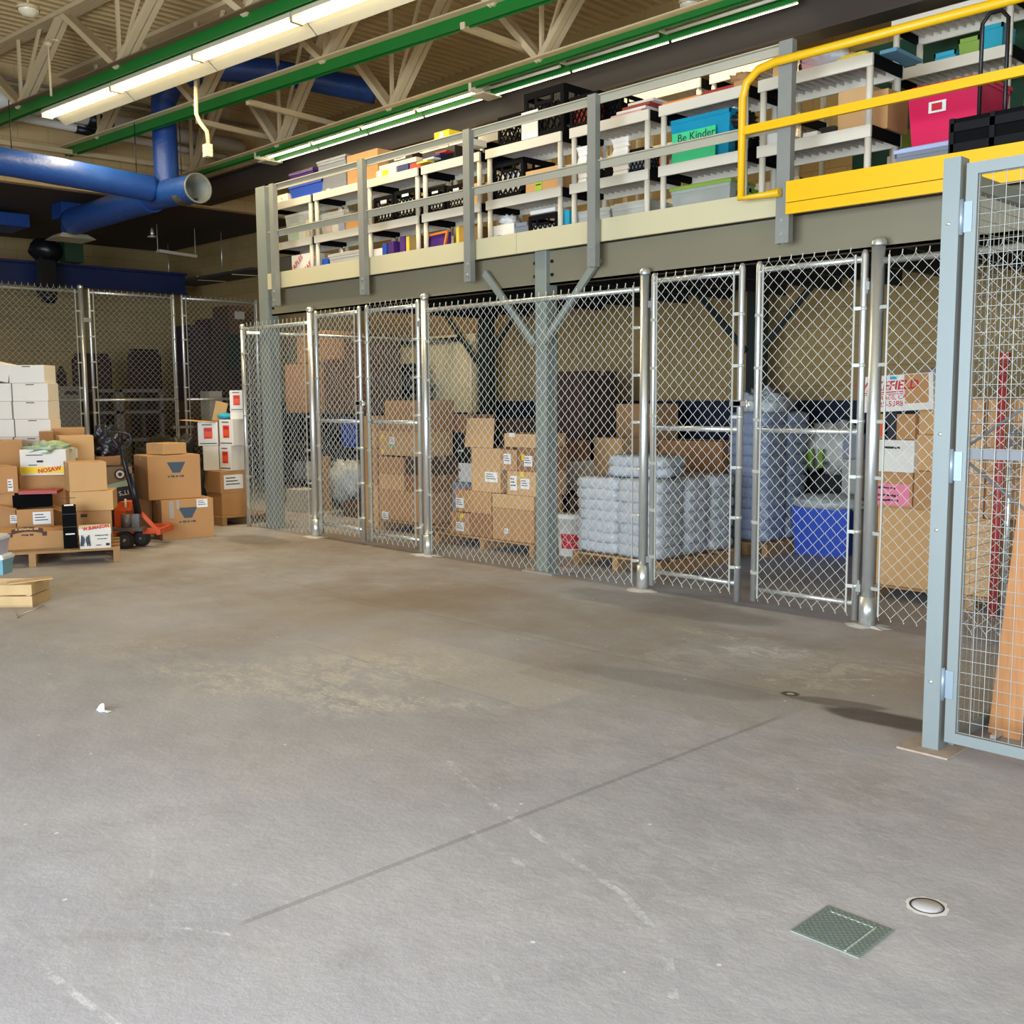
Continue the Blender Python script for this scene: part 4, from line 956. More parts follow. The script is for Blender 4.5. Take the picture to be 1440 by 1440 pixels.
MB().bar((-.17,-.03,.29), (.17,-.03,.3), .02, .02).bar((.08,-.035,.01), (.17,-.035,.3), .02, .02).bar((-.16,-.035,.2), (-.1,-.035,.3), .015, .015).build('wooden_frame', c_org, t_, world=False)
ca('white crumpled carton at the left foot of the fifth unit', 691, 722, 0, None, ya, .35, z0=T1, z1=T1+.27, m=whitec, tp=False, labels=((-.1,.6,.12,.06),))
t_ = ta('pale grey tub lettered UNITED at the foot of the fifth unit', 723, 742, 0, None, ya, .3, clearb, z0=T1, z1=T1+.26, lid=False, contents=(c_wht,)); text('UNITED', .05, inkk, t_, (0, -.155, .1), name='lettering')
cra('black milk crate with paper on it at the foot of the fifth unit', 744, 784, 300, ya-.02, T1, fill=c_wht)
ca('white folded papers on the black crate at the foot of the fifth unit', 745, 780, 0, None, ya+.0, .28, z0=T1+.31, z1=T1+.345, m=c_wht, tp=False, name='paper_stack', cat='papers')
ca('blue and purple ball-patterned book between the fifth and sixth units', 791, 800, 0, None, ya, .2, z0=T1, z1=T1+.3, m=c_cyan, tp=False, name='book', cat='book')
ta('wide clear tub of white goods at the foot of the sixth unit', 806, 858, 0, None, ya, .36, mat('milky_plastic', 'cfcfc4', .3, alpha=.6), z0=T1, z1=T1+.27, contents=(c_wht, c_pnk, c_gry))
ta('second clear tub of white goods at the right foot of the sixth unit', 860, 912, 0, None, ya, .36, mat('milky_plastic', 'cfcfc4', .3, alpha=.6), z0=T1, z1=T1+.28, contents=(c_wht, c_wht, c_gry))
ta('clear tub with lime green lid at the foot of the seventh unit', 943, 1028, 0, None, ya, .36, mat('milky_plastic2', 'b9bdb2', .3, alpha=.5), c_lime, z0=T1, z1=T1+.33, contents=(c_wht, c_wht, c_gry, c_gry))
ta('lime green tub half hidden by the yellow gate frame', 1036, 1056, 0, None, ya, .3, c_lime, z0=T1, z1=T1+.22, lid=False)
ca('blue-grey flat tub at the foot of the rightmost unit', 1078, 1108, 0, None, ya, .3, z0=T1, z1=T1+.14, m=c_gry, tp=False, name='flat_tub', cat='tub')
ca('red flat tray at the foot of the rightmost unit', 1118, 1152, 0, None, ya, .3, z0=T1, z1=T1+.16, m=c_red, tp=False, name='tray', cat='tray')
ca('orange booklet display at the foot of the rightmost unit', 1153, 1178, 0, None, ya, .2, z0=T1, z1=T1+.2, m=c_org, tp=False, name='booklet', cat='booklet')
ca('teal flat packet right of the orange booklet', 1180, 1206, 0, None, ya-.02, .2, z0=T1, z1=T1+.13, m=c_teal, tp=False, name='packet', cat='packet')
ca('white papers stack right of the orange booklet', 1192, 1220, 0, None, ya+.2, .15, z0=T1, z1=T1+.19, m=c_wht, tp=False, name='paper_stack', cat='papers')
ca('grey carton standing behind the orange booklet', 1168, 1190, 0, None, ya+.25, .15, z0=T1, z1=T1+.27, m=col('khaki_card', '8f8a6c'), tp=False)
for lab, px, tz, rx, rz, m_ in (('crumpled white paper sack on the second top shelf before the tote', 470, T3+.0, .06, .03, c_wht), ('rumpled clear bag at the left end of the rightmost middle shelf', 1086, T2+.09, .11, .05, filmc),
      ('crumpled tan paper on the seventh top shelf by the yellow gate', 1046, T3+.06, .09, .04, kraftl), ('rumpled yellow plastic on the rightmost top shelf', 1200, T3, .12, .035, c_yel),
      ('white rumpled bag beside the black crate, fifth unit foot', 715, T1+.27, .09, .05, c_wht), ('dark rumpled cloth under the rail on the sixth top shelf', 812, T3, .07, .05, c_blk), ('pile of coiled cords in the crate by the yellow gate', 1046, T2+.2, .08, .06, c_blk)):
    q_ = ony(px, 200, ya+.12); single('crumpled_item', MB().blob((q_.x, q_.y, tz+rz), (rx, .1, rz), .6, 4, 22, 14), m_, lab, 'crumpled item')
for i in range(4):
    q_ = ony(603+i*9, 215, ya-.0)
    single('magazine', MB().cbox((q_.x, ya+.03, T3+.03+.016*i), (.16, .24, .014)), [c_yel, c_wht, c_navy, c_red][i], ['yellow', 'white', 'navy', 'red'][i]+' booklet fanned before the clipboards on the fourth top shelf', 'booklet', 'booklets on the fourth top shelf')
# right: tubs, crate, hand truck
ta('smoky clear tub under the magenta tub', 1258, 1352, 0, None, 6.75, .45, clearb, col('pale_blue_lid', 'a9b6d6', .3), z0=T1, z1=T1+.31, contents=(c_gry, c_pnk))
t_ = ta('big magenta storage tub with red lid and white label', 1272, 1378, 0, None, 6.82, .45, c_mag, col('red_lid', 'd01a36', .3), z0=T1+.312, z1=T1+.70)
w_ = (ony(1378, 150, 6.82)-ony(1272, 150, 6.82)).x
o = MB().box(-w_*.2, w_*.03, -.222, -.217, .2, .27).build('white_label', paper, t_, world=False)
MB().box(-w_*.16, -w_*.02, -.2235, -.2222, .212, .258).build('red_square', inkr, o, world=False)
t = thing('ribbed_crate', 'black flat ribbed crate standing on edge behind the yellow gate', 'crate', (-2.55, 6.5, T1))
MB().box(-.28, .5, -.02, .01, 0, .36).build('panel', black, t, world=False)
k = MB()
for z in (.04, .16, .28): k.box(-.27, .49, -.04, -.02, z, z+.05)
for x_ in (-.28, -.04, .2, .44): k.box(x_, x_+.03, -.04, -.02, 0, .36)
k.build('ribs', mat('black_ribs', '101012', .7, spec=.2), t, world=False)
t = thing('luggage_cart', 'black folding luggage cart handle rising behind the ribbed crate', 'cart', (-2.75, 6.62, T1))
a = V((-2.93, 6.65, T1)); 
x1_, x2_ = ony(1377, 150, 6.65).x, ony(1413, 150, 6.65).x; zt_ = ony(1380, 22, 6.65).z
MB().tube([(x1_, 6.65, T1), (x1_, 6.65, zt_-.05), (x1_+.04, 6.65, zt_), (x2_-.04, 6.65, zt_), (x2_, 6.65, zt_-.05), (x2_, 6.65, T1)], .013, 8).build('handle', blackm, t)
MB().box(x1_-.03, x2_+.03, 6.62, 6.68, T1, T1+.12).build('base', blackm, t)
ta('purple-grey cup bin beside the luggage cart handle', 1398, 1414, 0, None, 6.9, .12, col('plum_plastic', '3a2f3d'), z0=T1+.002, z1=T1+.46, lid=False, name='cup', cat='cup')
# rear shelf goods
zr = 3.92
ta('small cyan wire basket on the rear shelf', 1308, 1338, 0, None, 7.85, .2, c_cyan, z0=zr, z1=zr+.08, lid=False, name='wire_basket', cat='basket')
ta('yellow-green patterned caddy on the rear shelf', 1341, 1370, 0, None, 7.85, .2, c_lime, z0=zr, z1=zr+.14, lid=False, name='caddy', cat='caddy')
ta('teal caddy on the rear shelf by the cart handle', 1370, 1402, 0, None, 7.85, .25, c_teal, z0=zr, z1=zr+.19, lid=False, name='caddy', cat='caddy')
ca('green stuffed toy box on the rear shelf below the caddies', 1250, 1280, 0, None, 7.85, .3, z0=3.3, z1=3.5, m=c_lime, tp=False)
# ================================================================ left: loaded pallets facing the camera
PH = .135
D0 = 9.62   # forward depth of the first pallet's front edge
def zpx(py, dep, px=80): return zat(px, py, dep)
m_, w_, _, _ = facing(-60, 155, 790, 790, D0)
back = V((-math.sin(YAW), math.cos(YAW), 0))
c = m_+back*.72
r1 = YAW+.36; m_ = (onz(-60, 795)+onz(155, 800))/2; c = m_+V((-math.sin(r1), math.cos(r1), 0))*.66
pallet('front wooden pallet of mixed boxes at the far left', c.x, c.y, 1.5, 1.3, r1, PH)
d1 = D0+.04
t_ = cb('long low brown carton with a dark banner print, front of the left pallet', -14, 92, 748, 0, d1, .42, 0, PH, tp=False)
wb = .74
b_ = MB()
n = 14
for i in range(n):
    x0 = -.02+(i/n-.5)*.27; x1 = -.02+((i+1)/n-.5)*.27; f = lambda x: .035-(x+.02)**2*1.2
    b_.hexa([(x0,-.214,.13+f(x0)),(x1,-.214,.13+f(x1)),(x1,-.2115,.13+f(x1)),(x0,-.2115,.13+f(x0))], [(x0,-.214,.175+f(x0)),(x1,-.214,.175+f(x1)),(x1,-.2115,.175+f(x1)),(x0,-.2115,.175+f(x0))])
b_.box(-.185,-.145,-.2135,-.2115,.12,.16).box(.105,.145,-.2135,-.2115,.12,.16)
bo = b_.build('printed_banner', inkbr, t_, world=False)
scribble(t_, -.12, .08, .19, .022, -.2145, kraftl, 3, 'banner_lettering')
scribble(t_, -.07, .03, .135, .02, -.2115, inkbr, 4)
t_ = cb('narrow black slatted carton standing between the long carton and the white box', 86, 106, 712, 0, d1+.03, .2, 0, PH, m=black, tp=False)
for z in (.13, .4): MB().box(-.04, .04, -.103, -.1, z, z+.012).build('white_stripe', paper, t_, world=False)
for z in (.2, .32, .47): MB().box(-.062, .062, -.103, -.1, z, z+.006).build('slot', blackm, t_, world=False)
def mason(t, w, d, h, s=1.0, flip=False):
    text('W.B.MASON', .045*s, inkr, t, (.01*s, -d/2-.004, h*.84), (R(90), R(-6), 0), bold=.002, name='red_lettering')
    scribble(t, -.0*s, .12*s, h*.52, .012*s, -d/2-.003, inkk, 5); scribble(t, .02*s, .11*s, h*.38, .01*s, -d/2-.003, inkk, 6)
    MB().box(w*.3, w*.4, -d/2-.004, -d/2-.003, h*.1, h*.2).box(w*.02, w*.16, -d/2-.004, -d/2-.003, h*.12, h*.15).build('small_print', inkk, t, world=False)
    k = MB()
    for x_ in (-w*.36, -w*.22): k.blob((x_, -d/2-.002, h*.35), (w*.055, .002, h*.16), .1, 3, 10, 6).tube([(x_,-d/2-.003,h*.12), (x_-w*.03,-d/2-.003,h*.4)], .006, 5)
    k.tube([(-w*.42,-d/2-.003,h*.12), (-w*.38,-d/2-.003,h*.55)], .006, 5).tube([(-w*.16,-d/2-.003,h*.12), (-w*.19,-d/2-.003,h*.55)], .006, 5)
    k.build('figure_print', inkb, t, world=False)
t_ = cb('white lidded paper box with red W.B.MASON lettering, front right of the left pallet', 108, 154, 743, 0, d1+.02, .32, 0, PH, m=whitec, lid=True, tp=False)
mason(t_, .30, .325, .235, .92)
# second row
d2 = D0+.55
z1_ = PH+.001
cb('brown carton behind the long low carton, base of the left pallet', 22, 74, 716, 0, d2, .38, 0, z1_, opened=True, labels=((.18,.72,.16,.12),))
cb('large brown carton at the base of the left pallet, far left', -40, 21, 694, 0, d2+.02, .5, 0, z1_, m=kraft, labels=((.45,.45,.07,.08),))
zt = zpx(694, d2+.02)
cb('brown carton with a white sticker stacked on the far left carton', -30, 27, 657, 0, d2, .5, .25, zt+.002, m=kraft, labels=((.3,.3,.05,.12),))
cb('brown carton at the right base of the left pallet, holed front', 107, 156, 718, 0, d2, .4, 0, z1_, m=kraft, labels=((-.3,.85,.06,.03,inkbr,False),))
zt = zpx(718, d2, 131)
t_ = cb('wide brown carton with torn tape on the holed carton', 98, 159, 691, 0, d2-.03, .4, -.12, zt+.002, m=kraftl)
zt2 = zpx(691, d2-.03, 128)
cb('plain square light brown carton tilted on the wide carton', 99, 152, 650, 0, d2-.02, .34, .15, zt2+.002, m=kraftl)
# black flat kit, papers
t_ = cb('black box of orange-red papers on the open left carton', 18, 74, 684, 702, d2+.16, .3, .1, None, m=black, tp=False)
t_.location.z = zpx(716, d2)+.002
single('paper_stack', MB().box(-.02,.33,-.14,.14,0,.03), c_red, 'red and white papers under the black lid on the left pallet', 'papers')
o = bpy.data.objects[-1]
for o in bpy.data.objects:
    if o.name.startswith('paper_stack') and o.get('label', '').startswith('red and white papers under'):
        p = ond(58, 693, d2+.12); o.location = p; o.rotation_euler = (0, 0, YAW+.2)
# middle back rows
d3 = D0+1.0
cb('tall brown carton behind, under the yellow-banded white box', 29, 93, 668, 0, d3, .42, 0, z1_, m=kraft)
zt = zpx(668, d3)
t_ = cb('white carton with yellow band and red printing turned upside down', 31, 96, 632, 0, d3-.04, .36, -.28, zt+.002, m=whitec, tp=False)
MB().box(-.225, .225, -.186, -.182, .02, .085).build('yellow_band', stky, t_, world=False)
text('NOSAW', .06, inkr, t_, (.06, -.189, .055), (R(90), R(-8), 0), bold=.002, name='red_lettering')
MB().box(-.16, -.0, -.185, -.182, .2, .208).box(-.06, -.0, -.185, -.182, .13, .15).box(-.14, -.06, -.185, -.182, .1, .108).build('small_print', inkk, t_, world=False)
p = t_.location
single('plastic_wrap', MB().blob((p.x, p.y, p.z+.27), (.26,.2,.06), .7, 3), mat('pale_green_film', 'b7cfa6', .3, alpha=.85), 'pale green crumpled plastic spilling from the yellow-banded carton', 'plastic wrap')
cb('flat-topped brown carton at the far left behind the banded box', -20, 36, 620, 0, d3+.35, .4, 0, z1_, m=kraft)
cb('brown carton with rounded open top beside the black bag', 88, 136, 613, 0, d3+.4, .4, .1, z1_, m=kraftl, labels=((-.2,.82,.14,.1),))
cb('dark brown carton behind, with its lid just showing above the rounded one', 80, 124, 602, 0, d3+.9, .4, 0, z1_, m=kraft)
cb('small open brown carton top right of the white flat cartons', 60, 80, 607, 0, d3+.6, .25, 0, z1_, m=kraftd)
m_, w_, _, _ = facing(-60, 150, 780, 780, D0+1.75)
pallet('rear wooden pallet under the white flat cartons', (m_+back*.5).x, (m_+back*.5).y, 1.7, .95, YAW, PH)
# white flat cartons in two columns
d4 = D0+1.85
zb0 = PH+.002
hz = (zpx(513, d4)-zb0)/9
for cidx, (p0, p1, side) in enumerate(((25, 74, 'right'), (-34, 23, 'left'))):
    for k in range(9):
        off = [0, 2, 1, 3, 0, 2, 1, 1, -2][k]
        nmz = ['bottom', 'second', 'third', 'fourth', 'fifth', 'sixth', 'seventh', 'eighth', 'topmost'][k]
        m_, w_, _, _ = facing(p0+off, p1+off, 560, 560, d4)
        cc = m_+back*.14
        t_ = carton('white flat carton, '+nmz+' of the '+side+' stack behind the left pallet', cc.x, cc.y, zb0+hz*k, w_, .28, hz-.002, YAW+(.02 if k % 2 else -.02), m=whitec, tp=False, group='white flat cartons')
        MB().box(-.045, .045, -.1425, -.1405, hz-.022, hz-.012).build('hand_slot', kraftin, t_, world=False)
        if k == 8 and side == 'left': t_.rotation_euler = (0, R(12), YAW); t_.location.z += .05
# black bag
p = ond(154, 700, D0+1.8)
cb('brown carton holding up the black garbage bag', 137, 172, 642, 0, D0+1.62, .3, 0, 0, m=kraftd)
single('garbage_bag', MB().blob((p.x, p.y, zpx(642, D0+1.62, 154)+.15), (.15,.15,.17), .5, 3.6, 40, 28, 1, .85), trash, 'glossy black garbage bag behind the tilted carton, left of the jack handle', 'garbage bag')
p = ond(240, 700, 13.0)
single('black_sheeting', MB().blob((p.x, p.y, .5), (.6,.25,.5), .35, 4, 34, 20, 1, .7), mat('matt_black_bag', '26241f', .5, 0, .2, 6, .6, 12), 'heap of dull black sheeting behind the big brown cartons', 'sheeting')
# printed black board game box and teal
d5 = 11.1
t_ = cb('black printed carton reading ITS O behind the orange pallet jack', 151, 187, 655, 742, d5, .3, 0, 0, m=c_blk, tp=False)
hh_ = zpx(655, d5, 169)
MB().box(-.128, .13, -.153, -.15, hh_-.21, hh_-.01).build('brown_panel', col('tan_print', '8b7350'), t_, world=False)
MB().hexa([(-.128,-.156,hh_-.24),(.13,-.156,hh_-.21),(.13,-.153,hh_-.21),(-.128,-.153,hh_-.24)], [(-.128,-.156,hh_-.2),(.13,-.156,hh_-.14),(.13,-.153,hh_-.14),(-.128,-.153,hh_-.2)]).build('mint_stripe', col('mint_print', '9cc4b0'), t_, world=False)
e = MB().lathe([(0,.004),(.02,.004)], (0,0,0), 20).build('eye_centre', c_navy, t_, world=False); e.rotation_euler = (R(90),0,0); e.location = (.01,-.157,hh_-.09)
e = MB().lathe([(.02,.003),(.042,.003)], (0,0,0), 20).build('eye_ring', paper, t_, world=False); e.rotation_euler = (R(90),0,0); e.location = (.01,-.157,hh_-.09)
e = MB().lathe([(.042,.002),(.056,.002)], (0,0,0), 20).build('eye_rim', inkk, t_, world=False); e.rotation_euler = (R(90),0,0); e.location = (.01,-.157,hh_-.09)
text("IT'S O", .07, paper, t_, (.0, -.158, hh_-.29), (R(90), R(172), 0), name='white_lettering')
# ---------------- pallet jack
jd = 10.55
jp = onz(180, 771)
t = thing('pallet_jack', 'orange hand pallet jack with black handle and black wheels', 'pallet jack', (jp.x, jp.y, 0), YAW)
orange = mat('orange_jack_paint', 'd9541e', .4, 0, .08, 5); greym = mat('greasy_grey_metal', '6a6660', .5, .5, .2, 12)
L = lambda px, py, dy=0: V(((px-180)*jd/FPX, dy, 0)) + V((0, 0, max(.0, (771-py)*jd/FPX)))
for i, dx in enumerate((0, 0)):
    c0 = L(178 if i == 0 else 193, 759, -.02 if i == 0 else .14)
    wl = MB().tube([c0+V((0,-.03,0)), c0+V((0,.03,0))], .088, 26).build('wheel', mat('black_rubber', '1c1b1c', .6), t, world=False)
    MB().tube([c0+V((0,-.034,0)), c0+V((0,.034,0))], .058, 20).build('rim', mat('dark_wheel_rim', '3b3a38', .5), wl, world=False)
    MB().tube([c0+V((0,-.04,0)), c0+V((0,.04,0))], .014, 10).build('axle_nut', galv, wl, world=False)
MB().hexa([L(160,742,.05),L(176,742,.05),L(176,742,.3),L(160,742,.3)], [L(160,718,.05),L(176,718,.05),L(176,718,.3),L(160,718,.3)]).hexa([L(160,718,.05),L(184,718,.05),L(184,718,.3),L(160,718,.3)], [L(166,706,.08),L(185,706,.08),L(185,706,.3),L(166,706,.3)]).build('pump_housing', orange, t, world=False)
MB().tube([L(180,742,.0), L(180,722,.0)], .05, 14).tube([L(192,742,.04), L(192,722,.04)], .04, 12).cbox(L(188,732,.05), (.14,.1,.14)).build('pump', greym, t, world=False)
MB().box(*[L(160,0).x, L(204,0).x], -.05, .12, L(0,746).z, L(0,741).z).build('axle_bracket', greym, t, world=False)
MB().bar(L(196,722,.1), L(218,747,.1), .03, .035).bar(L(198,748,.1), L(221,747,.1), .05, .06).bar(L(198,748,.45), L(221,747,.45), .05, .06).bar(L(221,749,.06), L(221,749,.5), .04, .06).build('fork_frame', orange, t, world=False)
MB().box(L(160,0).x-.25, L(176,0).x, .08, .24, .1, .15).box(L(160,0).x-.25, L(176,0).x, .38, .54, .1, .15).build('fork', orange, t, world=False)
MB().tube([L(181,712,-.03), L(181,700,-.03)], .012, 8).build('white_grip', refl, t, world=False)
hd = MB(); hd.tube([L(192,722,.05), L(190,700,.04), L(183,660,.0), L(178,625,-.03)], .024, 10).tube([L(195,722,.05), L(188,665,.03)], .03, 8)
hd.build('handle_shaft', blackm, t, world=False)
MB().tube([L(178,628,-.03), L(173,624,-.03), L(168,616,-.03), L(166,607,-.04), L(172,606,-.04), L(184,607,-.04), L(192,609,-.04), L(194,617,-.03), L(190,625,-.03), L(183,630,-.03), L(178,630,-.03)], .011, 8).tube([L(178,630,-.03), L(178,606,-.04)], .014, 8).build('handle_loop', blackm, t, world=False)
# ---------------- two big cartons with slate logos
def vlogo(t, x, d, z, s):
    k = MB(); y = -d/2-.003
    k.hexa([(x-.035*s,y,z-.055*s),(x+.035*s,y,z-.055*s),(x+.035*s,y+.002,z-.055*s),(x-.035*s,y+.002,z-.055*s)], [(x-.088*s,y,z+.045*s),(x+.088*s,y,z+.045*s),(x+.088*s,y+.002,z+.045*s),(x-.088*s,y+.002,z+.045*s)])
    k.build('logo_print', inkb, t, world=False)
    scribble(t, x-.085*s, x+.085*s, z-.088*s, .022*s, y+.002, inkb, 9, 'logo_lettering')
dA = 11.35
t1 = cb('lower big brown carton with slate triangle logo and torn tape', 227, 300, 702, 760, dA, .35, .28, 0, m=kraft, labels=((.28,.88,.12,.09),))
mw = (t1.children[0].dimensions.x)
t1.children[0].name = 'body'
hA = zat(263, 702, dA)
vlogo(t1, 0, .35, hA-.14, 1.15)
MB().box(-.2,-.15,-.179,-.176,hA-.2,hA-.01).box(-.12,-.09,-.179,-.176,hA-.1,hA-.005).build('grey_tape', mat('silver_tape', 'a9a296', .3), t1, world=False)
t2 = cb('upper big brown carton with slate triangle logo stacked on the lower one', 210, 284, 640, 0, dA+.02, .45, .34, hA+.003, m=kraft)
h2_ = zat(247, 640, dA+.02)-hA
vlogo(t2, .02, .45, h2_-.13, 1.15)
cb('small brown carton on top of the upper logo carton', 233, 265, 623, 0, dA+.1, .3, .65, hA+h2_+.008, m=kraftl)
p = ond(222, 700, dA+.2)
single('tape_roll', MB().lathe([(.02,0),(.06,0),(.06,.05),(.02,.05),(.02,0)], (p.x,p.y,hA+h2_+.008), 16), c_blu, 'bright blue tape roll beside the small carton on the stack', 'tape')
cb('brown carton at floor level behind the pallet jack', 193, 213, 690, 745, dA+.35, .4, 0, 0, m=kraft)
# ---------------- stack of white boxes with red labels
pallet('wooden pallet under the white red-labelled boxes', -11.62, 6.5, .72, .72, YAW+.8, .11)
dS = 12.6
def red_label(t, w, d, h, x, s=1.0):
    y = -d/2-.003; s = min(1, w/.2)
    MB().box(x-.05*s, x+.05*s, y, y+.002, h*.3, h*.78).build('red_label', stko, t, world=False)
    MB().box(x-.04*s, x+.04*s, y-.001, y, h*.62, h*.74).box(x-.035*s, x+.035*s, y-.001, y, h*.33, h*.38).build('label_print', inkr, t, world=False)
    MB().box(-w*.42, w*.42, y, y+.002, h*.08, h*.12).box(-w*.3, w*.2, y, y+.002, h*.88, h*.92).build('small_print', inkb, t, world=False)
def stk(label, p0, p1, ytop, z0, m=whitec, red=True, d=.34, rot=0, dep=dS, **k):
    t = cb(label, p0, p1, ytop, 0, dep, d, rot, z0, m=m, tp=False, **k)
    bb = [V(c) for c in t.children[0].bound_box]; W = max(b.x for b in bb)*2; H = max(b.z for b in bb)
    if red: red_label(t, W, d, H, 0)
    return z0+H+.002
z = stk('bottom brown carton of the white box stack, taped label on its left side', 312, 347, 693, .112, kraft, False, .33, .55)
z2 = stk('brown carton with wide white label under the white boxes', 311, 347, 662, z, kraft, False, .36, .55, labels=((.0,.5,.26,.17),))
z3a = stk('white box with red label, lower right of the white stack', 311, 327, 627, z2, d=.23, rot=-.75)
z3b = stk('plain white box, lower left of the white stack', 288, 310, 627, z2, red=False, d=.25, dep=dS+.06)
z4a = stk('white box with orange-red label, upper right of the white stack', 312, 331, 590, z3a, d=.2, rot=-.75)
z4b = stk('open white box with orange-red label, upper left of the white stack', 282, 310, 594, z3b, d=.25, dep=dS+.05)
p = ond(296, 700, dS)
single('cardboard_flap', MB().bar((p.x-.22,p.y-.2,z4b+.03), (p.x+.06,p.y+.04,z4b+.004), .2, .006).bar((p.x-.02,p.y+.15,z4b+.01), (p.x+.0,p.y+.2,z4b+.24), .16, .006, (1,0,0)), kraftl, 'open flaps of torn cardboard on the upper left white box', 'cardboard')
p = ond(320, 700, dS+.1)
single('wipes_packet', MB().blob((p.x,p.y,z4a+.04), (.09,.08,.04), .2, 2, 18, 10), c_cyan, 'blue and white soft packet on top of the white stack', 'packet')
p = ond(338, 700, dS+.2)
z5 = stk('flat white carton lid layer on the upper right white box', 328, 347, 579, z4a, red=False, d=.25, rot=0, dep=dS+.05)
stk('top white box with red label leaning by the corner post', 328, 347, 549, z5, d=.25, rot=0, dep=dS+.05)
# ---------------- crate and tubs at the far left edge
p = onz(10, 852)
t = thing('wooden_crate', 'small pale wooden crate on the floor at the bottom left edge', 'crate', (p.x-.02, p.y+.12, 0), YAW)
wl_ = mat('pale_crate_wood', 'c9aa78', .8, 0, .2, 8)
k = MB()
for z in (.005, .09): k.box(-.25, .14, -.15, -.135, z, z+.075).box(-.25, .14, .135, .15, z, z+.075).box(.125, .14, -.135, .135, z, z+.075)
k.box(-.25, .14, -.15, .15, 0, .01).box(.09, .125, -.135, -.1, 0, .165)
k.build('slats', wl_, t, world=False)
MB().bar((-.05,-.12,.175), (.22,.02,.19), .12, .006).build('loose_board', wl_, t, world=False)
dT = 8.15
pT = ond(2, 800, dT)
tub('clear blue-tinted tub with white lid on the wooden crate', pT.x-.03, pT.y-.02, .17, .18, .18, .155, YAW, mat('aqua_clear', '7fb4c4', .25, alpha=.8), mat('white_lid', 'dfe6e6', .4), contents=(c_cyan,))
tub('clear lavender tub stacked on the blue-tinted tub', pT.x-.05, pT.y-.03, .327, .165, .17, .15, YAW, mat('lavender_clear', 'c2c0d6', .25, alpha=.8), mat('white_lid', 'dfe6e6', .4), contents=(c_wht,))
q = [onz(20, 858), onz(24, 870), onz(36, 862), onz(48, 858), onz(62, 851)]
q2 = [onz(26, 850), onz(40, 848), onz(60, 845)]
single('twine', MB().tube([v+V((0,0,.004)) for v in q], .0035, 5), mat('pale_twine', 'd9cfae', .8), 'loose end of pale twine on the floor by the crate', 'twine')
p = onz(146, 1000)
t = single('paper_scrap', MB().hexa([(-.03,-.008,0),(.02,-.01,0),(.025,.01,0),(-.025,.012,0)], [(.0,-.004,.03),(.03,-.003,.045),(.032,.006,.043),(.005,.008,.03)]).bar((-.02,.0,.002), (.06,.02,.004), .02, .002), paper, 'crumpled white paper scrap on the bare floor at left', 'paper'); t.location = p
# floor hardware
t = thing('floor_plate', 'square grey-green diamond plate cover set in the floor', 'floor plate', (-1.375, 2.64, 0))
pm = mat('diamond_plate', '8b9790', .45, .35, .1, 8)
MB().box(-.105, .105, -.105, .105, 0, .003).build('plate', pm, t, world=False)
k = MB(); n = 20
for i in range(n):
    for j in range(n):
        x_ = -.1+.2*(i+.5)/n; y_ = -.1+.2*(j+.5)/n; s_ = .0036
        dx, dy = (s_, s_) if (i+j) % 2 else (s_, -s_)
        k.bar((x_-dx,y_-dy,.0035), (x_+dx,y_+dy,.0035), .0025, .002)
k.build('tread', mat('plate_tread', '6c7a73', .4, .4, .1, 8), t, world=False)
t.rotation_euler = (0, 0, 0); t.scale = (1.0, 1.0, 1)
MB().box(-.08, .055, .072, .078, .003, .0045).box(.058, .064, -.1, .078, .003, .0045).build('seam', mat('pale_seam', 'b4bdb0', .5), t, world=False)
t = thing('floor_cleanout', 'round white capped cleanout in the floor near the square plate', 'floor cap', (-1.27, 2.95, 0))
MB().lathe([(0,.004),(.038,.004),(.042,.0)], (0,0,0), 28).build('cap', mat('cap_metal', 'c4c4c4', .4, .2), t, world=False)
MB().lathe([(.045,.001),(.048,.003),(.05,.001)], (0,0,0), 28).build('rim', inkk, t, world=False)
k = MB(); n = 26
vs = [((.05)*math.cos(2*math.pi*i/n), .05*math.sin(2*math.pi*i/n), .0015) for i in range(n)]+[((.062+.016*noise.noise(V((math.cos(2*math.pi*i/n)*3, math.sin(2*math.pi*i/n)*3, 0))))*math.cos(2*math.pi*i/n), (.062+.016*noise.noise(V((math.cos(2*math.pi*i/n)*3, math.sin(2*math.pi*i/n)*3, 0))))*math.sin(2*math.pi*i/n), .0008) for i in range(n)]
k.add(vs, [(i, n+i, n+(i+1) % n, (i+1) % n) for i in range(n)]).build('grout', mat('white_grout_ring', 'd5d2d0', .8), t, world=False)
